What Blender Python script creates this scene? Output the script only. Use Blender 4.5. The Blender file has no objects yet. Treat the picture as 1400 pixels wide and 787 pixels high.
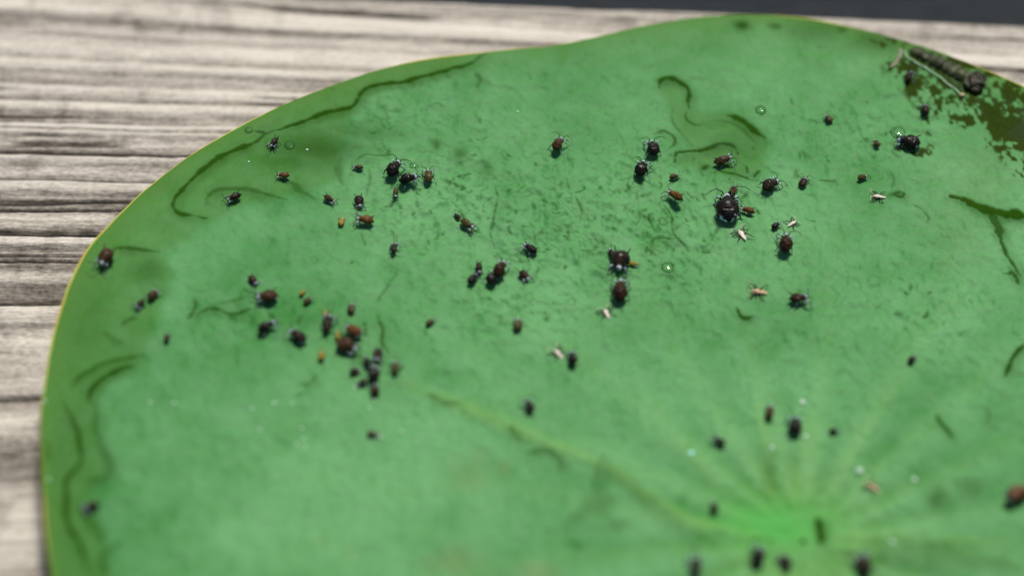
import bpy, bmesh, math, random
import numpy as np
from mathutils import Vector, Matrix

# ------------------------------------------------------------------ measurements, millimetres
# x runs along the deck board, y across it, the leaf's hub is the origin
CAMERA_POS = (-29.177, -146.487, 193.077)
CAMERA_TILT = 43.0
FOCUS = 271.51
OUTLINE = [(-72.93, -10.36), (-73.96, -6.69), (-75.04, -2.65), (-76.05, 2.57), (-76.92, 7.88), (-77.51, 13.31), (-77.59, 17.03), (-77.59, 20.84), (-77.27, 25.76), (-76.51, 30.37), (-74.97, 35.21), (-73.17, 38.82), (-70.5, 43.8), (-66.92, 48.6), (-62.38, 53.14), (-56.87, 57.55), (-51.18, 61.09), (-44.53, 64.28), (-37.75, 66.61), (-30.9, 68.22), (-23.99, 69.37), (-18.75, 71.18), (-14.34, 72.98), (-9.01, 74.63), (-2.79, 75.67), (4.28, 75.71), (10.33, 74.48), (15.43, 72.85), (19.56, 70.8), (23.56, 68.13), (26.73, 66.0), (30.64, 63.38), (34.48, 60.58)]
CREASES = [
 (0.53, 1.00, [(-32.27, 67.68), (-34.06, 65.87), (-36.78, 64.71), (-41.68, 62.7), (-45.22, 62.0), (-46.69, 60.7), (-47.54, 58.65), (-50.19, 57.75), (-54.25, 55.54), (-57.17, 54.26)]),
 (0.26, 0.80, [(-57.17, 54.26), (-58.17, 54.43), (-59.16, 54.25)]),
 (0.59, 0.85, [(-57.17, 54.26), (-58.54, 52.49), (-61.61, 50.49), (-64.3, 47.37), (-66.05, 44.22), (-66.71, 42.73), (-65.78, 41.27), (-62.88, 40.97)]),
 (0.43, 0.55, [(-63.1, 42.71), (-62.83, 44.27), (-61.76, 45.13), (-58.3, 45.38), (-56.23, 44.75), (-54.16, 44.12)]),
 (0.60, 0.45, [(-48.63, 50.91), (-48.75, 48.15), (-48.2, 46.86)]),
 (0.60, 0.50, [(-54.35, 47.18), (-52.88, 45.73), (-51.01, 44.3)]),
 (0.35, 0.50, [(-46.87, 50.33), (-45.75, 51.37), (-43.44, 51.47), (-43.06, 52.48)]),
 (0.54, 1.00, [(-12.0, 63.19), (-11.7, 64.27), (-11.08, 64.78), (-10.14, 64.71), (-9.22, 64.05), (-8.6, 62.66), (-8.72, 60.06)]),
 (0.22, 0.50, [(-10.51, 59.98), (-10.73, 58.68), (-10.29, 57.08), (-8.58, 54.16)]),
 (0.27, 0.70, [(-9.08, 59.58), (-8.97, 58.42), (-8.41, 57.63), (-7.74, 57.42), (-7.21, 57.91)]),
 (0.27, 0.50, [(-5.83, 58.43), (-3.73, 58.03), (-1.99, 56.1), (-0.99, 54.62)]),
 (0.58, 1.00, [(-4.17, 59.31), (-2.6, 58.54), (-1.27, 56.82), (-0.16, 55.68)]),
 (0.49, 0.85, [(-10.7, 51.58), (-10.48, 52.72), (-10.05, 53.08), (-7.52, 53.51), (-5.37, 54.5), (-4.19, 54.54), (-3.55, 53.98), (-3.44, 53.07)]),
 (0.35, 0.75, [(-5.54, 51.3), (-5.6, 50.39), (-3.46, 49.88), (-1.77, 49.01)]),
 (0.44, 0.80, [(-1.75, 49.46), (-1.1, 50.5)]),
 (0.27, 0.70, [(-12.87, 55.93), (-11.43, 56.23), (-10.54, 55.23), (-10.67, 54.31), (-11.2, 53.49)]),
 (1.11, 1.00, [(20.14, 46.23), (21.62, 45.63), (24.19, 44.0), (26.22, 43.39), (28.67, 42.88)]),
 (0.76, 0.80, [(24.19, 44.0), (24.78, 41.67), (24.74, 40.15)]),
 (0.33, 0.80, [(24.78, 41.67), (24.98, 38.85), (25.56, 36.58), (26.38, 34.43)]),
 (0.42, 0.80, [(24.46, 34.9), (25.62, 34.66), (25.97, 33.17)]),
 (0.64, 0.90, [(25.52, 24.85), (24.41, 23.55), (23.64, 22.45), (22.66, 20.35)]),
 (0.37, 0.85, [(-4.92, 30.07), (-4.67, 28.93), (-4.07, 28.43), (-3.18, 28.77)]),
 (0.36, 0.90, [(14.94, 15.38), (15.29, 13.96), (15.91, 12.8), (16.41, 11.88)]),
 (0.40, 0.40, [(19.49, 16.63), (20.3, 15.85), (20.31, 14.71), (19.89, 13.77)]),
 (0.65, 1.00, [(1.59, 2.87), (1.78, 1.64), (1.61, -0.43)]),
 (0.19, 0.70, [(-31.07, 47.74), (-30.81, 45.47), (-31.21, 42.75), (-31.52, 39.63), (-31.03, 38.16)]),
 (0.19, 0.70, [(-12.14, 44.85), (-11.38, 43.33), (-11.32, 40.94), (-10.11, 39.02), (-9.76, 37.95)]),
 (0.17, 0.40, [(-6.09, 41.59), (-6.89, 40.37), (-7.71, 38.62)]),
 (0.25, 0.50, [(-41.68, 34.37), (-42.71, 32.01), (-43.82, 29.78)]),
 (0.24, 0.80, [(-43.59, 27.93), (-42.98, 26.11), (-42.92, 24.28), (-42.33, 22.9)]),
 (0.45, 0.75, [(-72.48, 35.36), (-70.24, 35.68), (-67.47, 35.51)]),
 (0.55, 0.65, [(-74.9, 16.47), (-73.12, 18.59), (-71.37, 19.86), (-68.75, 20.83), (-67.7, 21.0)]),
 (0.47, 1.00, [(-72.82, 14.54), (-72.56, 16.25), (-71.38, 17.85), (-69.64, 19.21), (-68.38, 19.4)]),
 (0.42, 1.00, [(-75.35, 14.56), (-74.25, 12.68), (-73.43, 10.7), (-72.77, 8.09), (-72.78, 6.92), (-73.77, 5.34), (-73.91, 4.08), (-73.42, 0.56), (-72.88, -1.0), (-71.75, -2.63), (-70.82, -5.12), (-69.98, -6.83)]),
 (0.69, 0.45, [(-72.0, 14.49), (-71.38, 10.17), (-69.7, 6.89), (-69.92, 5.52), (-71.74, 4.81), (-71.88, 3.46)]),
 (0.68, 0.45, [(-71.56, 1.25), (-70.8, -0.31), (-69.48, -2.46)]),
 (0.67, 0.45, [(-67.62, -2.48), (-68.94, -3.49), (-69.23, -4.72), (-68.43, -6.78)]),
 (0.23, 0.70, [(-76.31, 9.54), (-75.95, 7.12)]),
 (0.32, 0.70, [(-63.24, 29.27), (-62.85, 28.37), (-63.21, 27.12), (-63.6, 26.28)]),
 (0.33, 0.85, [(-62.72, 26.75), (-61.51, 28.06), (-60.08, 27.66), (-59.2, 27.31), (-56.95, 28.28)]),
 (0.25, 0.50, [(-61.54, 28.47), (-59.64, 29.02), (-57.75, 29.67)]),
 (0.24, 0.70, [(-59.2, 27.31), (-58.98, 26.41)]),
 (0.33, 0.60, [(-58.07, 30.9), (-57.17, 30.44)]),
 (0.32, 0.60, [(-70.51, 24.74), (-69.92, 25.69), (-69.04, 26.06)]),
 (0.56, 0.35, [(-72.34, 23.99), (-70.84, 22.73), (-69.93, 22.8)]),
 (0.56, 0.40, [(-37.65, 17.51), (-36.03, 16.29), (-34.05, 16.16)]),
 (0.47, 0.40, [(-29.48, 13.38), (-28.8, 11.96), (-28.2, 11.22)]),
 (0.63, 0.50, [(-27.6, 10.01), (-25.65, 10.41), (-24.39, 9.22), (-24.26, 7.85)]),
 (1.09, 0.28, [(-19.74, 9.93), (-20.42, 6.34), (-21.0, 3.86), (-23.84, 1.01)]),
 (1.40, 0.22, [(-19.54, 9.08), (-16.52, 5.21), (-13.49, 1.71), (-8.83, -0.62)]),
 (1.66, 0.32, [(2.06, -1.09), (6.15, -2.05), (11.21, -2.26), (15.01, -2.89), (21.18, -4.47)]),
 (0.53, 0.40, [(-23.73, -1.09), (-21.92, -1.5)]),
 (0.33, 0.60, [(-55.29, 27.98), (-54.74, 26.69)]),
 (0.33, 0.50, [(-51.93, 26.45), (-51.83, 27.27), (-51.38, 27.71)]),
 (0.40, 0.50, [(-46.29, 21.9), (-45.24, 22.36), (-44.6, 21.78)]),
 (0.33, 0.60, [(-45.11, 26.93), (-44.69, 26.03), (-44.87, 24.8)]),
 (0.28, 0.50, [(-51.3, 18.19), (-50.54, 18.13), (-49.68, 19.15), (-50.49, 19.9)]),
 (0.32, 0.50, [(-51.66, 16.51), (-50.78, 17.04)]),
 (0.25, 0.70, [(1.35, 36.61), (1.55, 36.07)]),
 (0.26, 0.40, [(13.63, 50.7), (13.97, 49.21), (13.74, 47.74)]),
 (0.34, 0.80, [(13.79, 46.62), (14.35, 47.28), (14.98, 47.04), (14.68, 46.49), (13.79, 46.62)]),
 (0.26, 0.50, [(15.77, 45.24), (16.82, 44.32), (17.34, 43.2), (16.93, 42.44)]),
 (0.26, 0.70, [(-7.48, 51.01), (-6.73, 51.03)]),
 (0.26, 0.60, [(-13.61, 38.53), (-13.57, 39.6), (-12.58, 39.94), (-11.21, 39.86)]),
 (0.21, 0.60, [(-13.81, 39.6), (-13.86, 38.31), (-13.49, 37.46)]),
 (0.21, 0.40, [(-19.49, 38.89), (-20.65, 37.79), (-21.14, 37.25)]),
 (0.17, 0.50, [(-23.07, 48.34), (-22.84, 47.14), (-22.93, 46.7)]),
 (0.22, 0.60, [(-21.96, 45.64), (-21.49, 44.23), (-21.35, 43.15)]),
 (0.17, 0.50, [(-20.43, 40.48), (-19.88, 39.63), (-19.49, 39.21)]),
 (0.17, 0.50, [(-26.35, 40.11), (-25.28, 41.31)]),
 (0.22, 0.50, [(-45.43, 49.4), (-45.13, 47.98), (-45.52, 45.23)]),
 (0.26, 0.50, [(-39.8, 45.04), (-39.61, 43.75), (-39.1, 43.12)]),
 (0.25, 0.50, [(-45.79, 39.81), (-45.42, 38.54), (-45.23, 37.8)]),
 (0.45, 0.50, [(-33.45, 64.41), (-32.93, 63.53), (-33.17, 61.92)]),
 (0.35, 0.35, [(-38.79, 58.87), (-37.62, 59.48), (-37.01, 58.38)]),
 (0.26, 0.50, [(-43.39, 55.24), (-42.58, 55.94)])]
MAIN_VEINS = [(1.15, 0.75, [(-41.05, 19.15), (-36.8, 17.05), (-29.18, 13.38), (-24.3, 10.71), (-19.48, 8.34), (-15.14, 4.61), (-10.12, 1.48), (-4.28, 0.3)]), (0.88, 0.5, [(-2.66, 2.22), (-2.94, 6.99), (-3.13, 12.3), (-3.9, 17.99)]), (0.88, 0.5, [(-0.75, 3.15), (0.17, 8.79), (1.99, 15.09)]), (1.02, 0.5, [(2.35, 0.47), (9.51, -0.16), (21.63, -1.51)]), (0.69, 0.35, [(-6.31, 3.24), (-9.76, 8.42), (-13.94, 15.99), (-16.86, 19.9)]), (0.66, 0.35, [(1.86, 3.55), (7.04, 12.2), (14.49, 24.95), (21.1, 34.22)])]
WET_PATCHES = [(-51.41, 52.11, 5.13, 2.26, 0.55), (-53.93, 49.86, 4.52, 1.35, 0.35), (-45.89, 54.91, 3.75, 1.37, 0.3), (-68.67, 45.65, 3.63, 1.76, 0.1), (-7.49, 50.67, 0.58, 0.46, 0.9), (-1.74, 73.97, 1.24, 0.97, 0.8), (2.41, 74.26, 0.88, 0.72, 0.6), (10.28, 73.84, 0.88, 0.72, 0.6), (-35.33, 51.99, 0.83, 1.14, 0.5), (-37.84, 53.34, 0.58, 0.91, 0.5), (-32.07, 49.57, 0.83, 1.36, 0.3), (-73.98, 25.05, 2.29, 5.21, 0.2), (-68.63, 32.87, 1.72, 1.92, 0.35), (13.8, 4.4, 1.32, 1.51, 0.45), (17.33, 5.59, 1.33, 1.21, 0.35), (14.06, 46.84, 0.74, 0.56, 0.7), (10.89, -3.89, 4.28, 0.97, 0.25), (-69.14, 22.47, 2.66, 2.08, 0.1), (-73.41, 9.88, 1.62, 7.03, 0.15), (-41.02, 18.17, 1.99, 1.88, 0.1), (7.21, 73.84, 4.39, 2.16, 0.35), (14.42, 71.49, 3.47, 2.14, 0.45), (5.72, -2.09, 4.32, 1.38, 0.2), (-20.34, 3.49, 1.33, 1.61, 0.3), (-18.21, 1.11, 1.32, 0.8, 0.3), (-2.88, 7.89, 0.75, 2.47, 0.3)]
RUST_PATCHES = [(-33.63, 6.93, 2.23, 2.03, 0.3), (-34.93, -4.04, 2.88, 1.97, 0.35), (-26.66, -4.95, 2.16, 1.18, 0.5), (-29.92, 7.99, 0.6, 0.82, 0.4), (-32.54, 9.33, 0.6, 0.82, 0.4), (-47.99, -1.73, 0.72, 0.99, 0.3), (-45.03, -3.16, 0.72, 0.79, 0.3), (19.62, 41.81, 3.23, 6.63, 0.12), (23.0, 49.52, 4.93, 4.49, 0.15)]
CRINKLES = [(-35.72, 44.87, 6.54, 6.71, 45.0), (-40.54, 41.98, 4.86, 5.54, 15.0), (-22.67, 42.57, 8.97, 7.8, 70.0), (-13.0, 39.61, 5.67, 6.65, 35.0), (-15.14, 48.29, 4.97, 5.66, 20.0), (-29.96, 29.69, 7.1, 4.32, 18.0), (-57.96, 26.27, 5.41, 3.17, 8.0), (-5.2, 48.6, 5.81, 5.68, 16.0), (0.69, 49.84, 4.99, 4.55, 12.0), (9.61, 56.78, 6.73, 5.75, 14.0), (-40.94, 57.34, 9.24, 4.59, 10.0), (14.29, 30.13, 9.43, 8.59, 10.0)]
CORNER = [(21.74, 67.24, 5.13, 3.04, 1.5), (25.58, 63.65, 5.08, 3.47, 1.7), (29.3, 59.66, 3.77, 4.58, 1.7), (29.28, 53.28, 2.15, 3.96, 1.0), (24.72, 60.11, 5.21, 2.53, 1.3), (22.06, 62.61, 3.39, 2.78, 1.2), (27.34, 56.24, 2.83, 2.96, 0.95), (18.87, 58.33, 0.67, 2.53, 0.8), (16.87, 53.84, 1.83, 1.02, 0.9), (19.91, 64.63, 2.89, 3.03, 1.1), (17.1, 67.19, 1.2, 0.94, 0.7), (15.72, 71.46, 3.47, 1.42, 0.8), (26.96, 53.37, 1.32, 2.04, 0.6)]
RINGS = [(-0.3, 60.02, 0.6, 1.0), (-54.41, 52.51, 0.58, 0.7), (-56.48, 52.62, 0.74, 0.6), (-40.25, 49.83, 0.5, 0.5), (-28.11, 47.62, 0.41, 0.5), (15.3, 56.44, 0.84, 0.7), (-12.4, 42.43, 0.49, 0.6), (-12.11, 35.79, 0.64, 0.7), (-13.02, 41.23, 0.41, 0.4), (-22.77, 30.53, 0.47, 0.4), (-27.36, 31.02, 0.55, 0.4), (-50.71, 35.59, 0.4, 0.4), (-11.46, 39.64, 0.73, 0.3), (10.33, 33.92, 0.72, 0.35), (-22.87, 45.28, 0.33, 0.5), (-59.17, 54.48, 0.41, 0.6)]
FLECKS = [(-28.5, 58.62, 0.34), (-45.58, 17.88, 0.46), (-53.79, 15.44, 0.53), (-43.47, 16.31, 0.38), (-43.96, 15.32, 0.38), (-51.22, 10.23, 0.45), (-50.82, 12.43, 0.45), (-50.52, 11.02, 0.37), (-50.23, 9.9, 0.37), (-52.39, 51.84, 0.41), (-58.83, 49.56, 0.33), (16.36, 49.16, 0.16), (1.17, 17.07, 0.76), (1.19, 12.58, 0.68), (10.2, 46.9, 0.16), (-64.04, 14.88, 0.37), (-66.51, 14.92, 0.37), (-55.05, 11.94, 0.45), (-51.91, 15.53, 0.38), (11.75, 7.04, 0.66), (6.31, 8.2, 0.89), (8.74, -0.7, 0.72), (-55.98, 14.56, 0.38), (-42.69, 11.63, 0.45), (-40.62, 12.38, 0.45), (-2.45, 11.18, 0.6)]
RIM_FLECKS = [(-77.57, 15.63, 0.45), (-77.2, 14.44, 0.44), (-75.67, 4.81, 0.44), (-8.91, 74.89, 0.44)]
GLINT_FLECK = (-10.8, 10.21, 0.75)
APHIDS = [
 (-56.10, 52.35, 1.59, -117, 2, 'dark', 'small dark aphid beside a clear droplet under the long wet crease by the margin'),
 (-54.73, 47.38, 1.39, 173, 1, 'rust', 'small orange-brown aphid alone on the dark wet blotch near the upper margin'),
 (-60.08, 43.82, 1.75, -147, 1, 'dark', 'black aphid with white glints, beside the hooked lower end of the long wet crease'),
 (-49.59, 44.10, 1.59, -33, 1, 'brown', 'brown aphid facing the dark one beside it, end of the diagonal wet streak'),
 (-46.17, 43.89, 1.76, -79, 3, 'dark', 'small dark aphid directly above the larger amber aphid'),
 (-45.41, 41.22, 2.11, 173, 1, 'amber', 'amber-backed aphid with a white head, below a small dark aphid'),
 (-48.07, 40.92, 1.27, 83, 3, 'yellow', 'tiny yellowish aphid just beside the amber-backed aphid with the white head'),
 (-46.55, 49.07, 1.24, 180, 3, 'olive', 'tiny dark olive aphid at the start of a short wet curl, above the brown pair'),
 (-42.49, 48.53, 2.45, 65, 0, 'black', 'black aphid with raised head, upper of the touching pair with the tiny nymph'),
 (-40.73, 47.00, 2.32, 16, 0, 'black', 'plump black aphid with white glints on its head, lower of the touching black pair'),
 (-38.54, 47.84, 2.01, 94, 1, 'olive', 'olive-brown aphid standing upright next to the touching black pair'),
 (-42.16, 45.30, 1.30, -90, 3, 'olive', 'tiny brown nymph just under the touching black pair'),
 (-35.27, 42.32, 0.96, 131, 3, 'dark', 'tiny dark nymph right behind the tail of an olive-brown aphid'),
 (-34.11, 40.98, 1.96, -41, 1, 'olive', 'olive-brown aphid followed closely by a tiny dark nymph'),
 (-23.93, 53.08, 2.09, 63, 1, 'brown', 'solitary brown aphid casting a clear shadow on the pale upper middle of the leaf'),
 (-41.99, 37.14, 1.64, 79, 2, 'dark', 'dark aphid sunk in a wet spot, standing alone below the amber-backed aphid'),
 (-13.19, 52.85, 2.44, 97, 0, 'black', 'black aphid with head up, beside the loop of the small wet curl'),
 (-14.47, 49.49, 2.58, 77, 0, 'black', 'glossy black aphid standing upright below the one at the wet curl'),
 (-10.91, 49.03, 1.26, 20, 3, 'olive', 'small olive aphid hovering over its shadow above the orange-brown aphid'),
 (-10.83, 45.72, 2.24, 142, 1, 'amber', 'orange-brown aphid facing up and left, below a small olive aphid'),
 (-5.24, 51.59, 2.29, 20, 1, 'brown', 'dark brown aphid with a white head, inside the wavy wet swirl'),
 (-4.43, 46.84, 1.72, 67, 3, 'brown', 'brown nymph peeping out from behind the biggest black aphid'),
 (-5.14, 43.93, 3.81, 91, 5, 'black', 'biggest aphid, glossy black with pale spots on its tail end'),
 (-2.79, 44.11, 1.66, 160, 1, 'rust', 'small orange-brown aphid touching the side of the biggest black aphid'),
 (-0.19, 47.70, 2.41, 36, 0, 'dark', 'dark brown aphid with a white belly, at the lower end of the wet swirl'),
 (3.77, 48.46, 1.53, 67, 3, 'dark', 'small dark aphid just past the dark brown one at the end of the swirl'),
 (0.16, 41.73, 1.31, 49, 3, 'black', 'small black aphid beside a tiny white shed skin'),
 (0.80, 38.79, 2.74, 83, 0, 'maroon', 'dark reddish-brown aphid with head up, under the small black one and white skin'),
 (1.80, 30.74, 2.22, 7, 1, 'maroon', 'brown aphid above its own detached shadow, next to an orange shed skin'),
 (10.36, 49.08, 1.27, 26, 3, 'olive', 'tiny dark green aphid above the white shed skin with black legs'),
 (12.53, 54.34, 1.25, 113, 3, 'olive', 'tiny brown nymph near the round black aphid'),
 (16.24, 54.44, 2.77, 166, 5, 'black', 'round black aphid at the ragged edge of the dark wet corner'),
 (7.43, 58.44, 1.41, 122, 3, 'olive', 'small dark aphid alone on the dry green between the swirl and the wet corner'),
 (18.66, 59.40, 1.75, 90, 3, 'dark', 'small dark aphid at the edge of the flecked wet corner'),
 (17.48, 64.96, 1.77, 67, 2, 'dark', 'dark aphid stuck in the flecked film beneath the segmented larva'),
 (-17.43, 35.94, 2.90, -101, 5, 'dark', 'big dark aphid with pale-rimmed back, between two smaller ones'),
 (-18.26, 37.33, 1.39, 113, 3, 'dark', 'small dark aphid touching the upper side of the pale-rimmed big one'),
 (-15.89, 35.91, 1.05, 0, 3, 'yellow', 'tiny yellowish nymph touching the outer side of the pale-rimmed big aphid'),
 (-17.47, 31.62, 2.91, 86, 0, 'maroon', 'dark brown aphid with head up, right under the pale-rimmed big one'),
 (-27.25, 37.55, 2.03, 139, 1, 'black', 'blue-black aphid with one long feeler raised, alone near the middle'),
 (-27.82, 33.93, 1.78, -58, 1, 'maroon', 'small reddish aphid facing down, below the blue-black aphid with a long feeler'),
 (-32.84, 34.77, 1.55, -83, 3, 'dark', 'small dark aphid, upper of the two beside the overlapping black pair'),
 (-33.46, 33.16, 1.59, 58, 3, 'black', 'small black aphid, lower of the two beside the overlapping black pair'),
 (-31.48, 33.22, 1.98, 63, 0, 'black', 'black aphid, the lower of the overlapping black pair at the centre'),
 (-30.53, 34.35, 2.50, 69, 0, 'maroon', 'dark aphid with head up, the upper of the overlapping black pair at the centre'),
 (-57.16, 31.89, 1.44, -49, 3, 'maroon', 'small dark red aphid behind the spiny brown one near the wet curls'),
 (-55.49, 29.44, 2.36, -166, 5, 'brown', 'spiny plump brown aphid at the end of the wet curls'),
 (-51.76, 30.52, 0.90, 67, 3, 'yellow', 'tiny yellow nymph touching an olive nymph next to the spiny brown aphid'),
 (-51.14, 29.42, 1.26, 49, 3, 'olive', 'small olive nymph touching a tiny yellow one'),
 (-55.13, 25.22, 2.15, 33, 0, 'black', 'black aphid with a clear green shadow, below the spiny brown one'),
 (-51.91, 24.27, 2.26, 142, 5, 'dark', 'blurred dark round aphid next to the black one with a green shadow'),
 (-48.76, 26.08, 2.62, 79, 2, 'dark', 'slim dark aphid with feelers pointing straight up'),
 (-49.18, 27.66, 0.95, 90, 3, 'yellow', 'tiny yellow nymph on the shoulder of the slim upright dark aphid'),
 (-46.33, 28.50, 1.43, 90, 3, 'olive', 'small olive-brown nymph above the reddish pair in the crowded cluster'),
 (-45.94, 25.23, 2.19, 142, 5, 'rust', 'reddish-brown aphid, the upper of the plump pair in the crowded cluster'),
 (-46.62, 23.20, 2.44, -26, 5, 'brown', 'plump dark brown aphid, the lower of the plump pair in the crowded cluster'),
 (-47.72, 24.73, 1.13, 90, 3, 'yellow', 'tiny yellow nymph pressed against the plump brown pair'),
 (-49.18, 21.78, 1.31, 90, 3, 'yellow', 'lone yellow nymph below the crowded cluster'),
 (-43.35, 22.11, 1.87, -97, 1, 'maroon', 'reddish aphid at the top of the tight dark clump'),
 (-44.39, 21.04, 1.59, 113, 3, 'black', 'black aphid in the middle of the tight dark clump, next to the reddish one'),
 (-43.79, 19.48, 1.95, 83, 0, 'black', 'largest black aphid of the tight dark clump'),
 (-45.65, 19.89, 1.25, 26, 3, 'dark', 'small dark aphid on the outer side of the tight dark clump'),
 (-44.83, 18.37, 1.17, -154, 3, 'dark', 'small dark aphid near the bottom of the tight dark clump'),
 (-43.49, 17.37, 1.48, 97, 3, 'maroon', 'brown aphid at the very bottom of the tight dark clump'),
 (-41.46, 20.43, 1.77, 83, 2, 'olive', 'dark olive aphid standing apart just beside the tight dark clump'),
 (-43.51, 11.77, 1.13, 0, 3, 'brown', 'lone blurred brown nymph below the tight dark clump'),
 (-37.93, 27.00, 1.26, 49, 3, 'olive', 'faint olive nymph by itself between the clump and the overlapping pair'),
 (-28.63, 26.78, 1.63, 90, 3, 'olive', 'dark olive aphid alone below the small reddish aphid'),
 (-22.69, 22.19, 1.88, 97, 0, 'black', 'black aphid right beside a pale shed skin'),
 (-27.51, 15.70, 1.76, 113, 1, 'dark', 'lone blurred dark aphid below the middle of the leaf'),
 (-65.51, 23.18, 1.21, 90, 3, 'brown', 'small brown nymph alone near the film on the side margin'),
 (-67.65, 28.95, 1.61, 54, 1, 'brown', 'brown aphid, the upper of the nose-to-tail pair near the side margin'),
 (-68.84, 27.66, 1.52, -126, 2, 'dark', 'bluish dark aphid, the lower of the nose-to-tail pair near the side margin'),
 (-73.19, 33.44, 2.59, -105, 5, 'brown', 'plump brown aphid right on the leaf rim above the deck board'),
 (-71.07, 1.45, 1.77, -154, 1, 'dark', 'blurred dark aphid in the film at the lower side margin'),
 (-7.88, 11.68, 1.49, 142, 1, 'dark', 'blurred dark aphid next to the turquoise fleck'),
 (-2.52, 15.36, 1.86, 79, 3, 'brown', 'blurred brown aphid, smaller of the two above the leaf hub'),
 (0.00, 13.61, 2.48, 86, 0, 'black', 'blurred black aphid between two white flecks above the leaf hub'),
 (4.09, 13.21, 1.06, 0, 3, 'dark', 'blurred tiny dark nymph above the leaf hub, farther from the hub than the black aphid'),
 (13.15, 22.39, 1.19, 54, 3, 'dark', 'tiny dark nymph alone on the smooth green above the short wet dash'),
 (-8.78, 3.35, 1.36, 90, 3, 'dark', 'blurred tiny grey nymph on the vein running into the leaf hub'),
 (-5.07, -2.62, 2.69, 75, 0, 'black', 'blurred black aphid directly below the leaf hub, darkest of the bottom row'),
 (-2.10, -3.06, 2.10, 113, 1, 'dark', 'blurred dark aphid at the picture bottom between the darkest one and the hub mark'),
 (-11.21, -4.50, 2.69, 90, 2, 'dark', 'blurred dark aphid at the bottom edge, first of the bottom row'),
 (5.79, -3.79, 2.73, 105, 1, 'dark', 'blurred dark aphid on the olive vein, last of the bottom row'),
 (21.67, 4.41, 3.00, 26, 5, 'rust', 'blurred reddish aphid cut off by the picture edge')]
SKINS = [
 (1.91, 42.27, 1.36, 38, 'white', 'tiny white shed skin next to a small black aphid'),
 (-3.60, 40.32, 1.84, 117, 'white', 'white shed skin with dark legs below the biggest black aphid'),
 (-2.21, 32.16, 2.08, 173, 'tan', 'orange-tan shed skin with trailing legs near the brown aphid with a detached shadow'),
 (12.21, 46.29, 1.81, 173, 'white', 'cream shed skin with spread black legs beside a green wet spot'),
 (-18.96, 28.78, 1.63, 113, 'white', 'pale shed skin below the column of three dark aphids'),
 (-24.14, 23.08, 1.84, 131, 'white', 'cream shed skin touching the black aphid in the middle'),
 (7.59, 6.02, 1.69, 142, 'tan', 'blurred pinkish shed skin to the side of the leaf hub')]
FILMS = [
 ('upper margin water film between the leaf rim and the long wet crease', [(-33.04, 67.18), (-36.79, 65.06), (-41.68, 63.04), (-45.23, 62.34), (-47.71, 58.75), (-54.27, 55.88), (-58.56, 52.72), (-64.31, 47.59), (-66.47, 43.63), (-67.51, 44.42), (-69.68, 43.55), (-66.47, 48.08), (-62.33, 52.46), (-56.83, 56.87), (-51.15, 60.41), (-44.51, 63.6), (-37.74, 66.04)]),
 ('side margin water film with a long wavy inner edge, on the lower leaf', [(-75.5, 14.55), (-74.32, 12.68), (-73.5, 10.7), (-72.91, 8.09), (-72.93, 6.91), (-73.91, 5.33), (-74.06, 4.08), (-73.57, 0.55), (-73.02, -1.01), (-72.04, -2.64), (-71.1, -5.13), (-70.87, -7.72), (-73.26, -7.79), (-74.89, -2.65), (-75.83, 2.58), (-76.63, 7.9), (-77.21, 13.33), (-76.97, 15.67)]),
 ('clear water film swirling around the dark brown aphid near the top', [(-9.25, 59.69), (-8.4, 57.86), (-7.21, 57.91), (-5.05, 58.69), (-3.39, 58.05), (-1.41, 56.0), (-0.67, 54.4), (-1.49, 52.08), (-1.82, 49.58), (-3.62, 49.99), (-5.5, 50.62), (-7.55, 51.23), (-10.04, 51.38), (-10.15, 52.73), (-8.66, 54.16), (-9.79, 56.99)]),
 ('dark water film in the corner under the segmented larva', [(17.7, 69.64), (20.55, 68.03), (23.33, 66.18), (26.52, 64.32), (30.42, 61.73), (32.48, 58.34), (31.35, 50.35), (28.53, 53.88), (27.06, 58.59), (23.44, 59.93), (20.83, 63.02), (18.62, 66.15)])]
SMOOTH_ZONES = [[(-32.28, 68.38), (-36.78, 64.71), (-41.68, 62.7), (-46.09, 60.5), (-47.52, 58.2), (-48.29, 52.59), (-49.3, 47.57), (-53.67, 45.46), (-58.43, 43.72), (-62.22, 40.7), (-65.11, 37.22), (-67.1, 34.91), (-66.04, 31.84), (-66.2, 27.7), (-67.39, 24.08), (-68.1, 19.61), (-70.88, 17.31), (-72.0, 14.49), (-71.38, 10.17), (-69.7, 6.89), (-71.56, 4.55), (-71.34, 1.26), (-69.53, -2.02), (-68.86, -6.8), (-74.52, -7.83), (-77.71, 6.05), (-78.56, 18.85), (-77.19, 32.88), (-71.41, 44.82), (-62.54, 55.17), (-47.94, 64.38)], [(-12.0, 63.19), (-10.14, 64.71), (-7.96, 59.98), (-3.75, 59.21), (-0.16, 55.68), (-0.94, 50.38), (-3.48, 49.54), (-7.57, 50.78), (-10.7, 51.58), (-8.58, 54.16), (-10.29, 57.08)]]
LARVA = [(17.91, 70.0), (19.07, 69.46), (20.5, 68.4), (21.91, 67.23), (23.15, 66.07), (24.24, 65.16), (25.33, 64.38), (26.22, 63.97)]
ROD = [(16.95, 69.91), (16.75, 68.8), (16.12, 67.71), (15.43, 66.87)]
THREAD = [(17.44, 69.65), (17.6, 68.65), (18.38, 67.88), (19.94, 66.46), (21.59, 64.44), (22.62, 63.07), (23.26, 61.96)]
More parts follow.
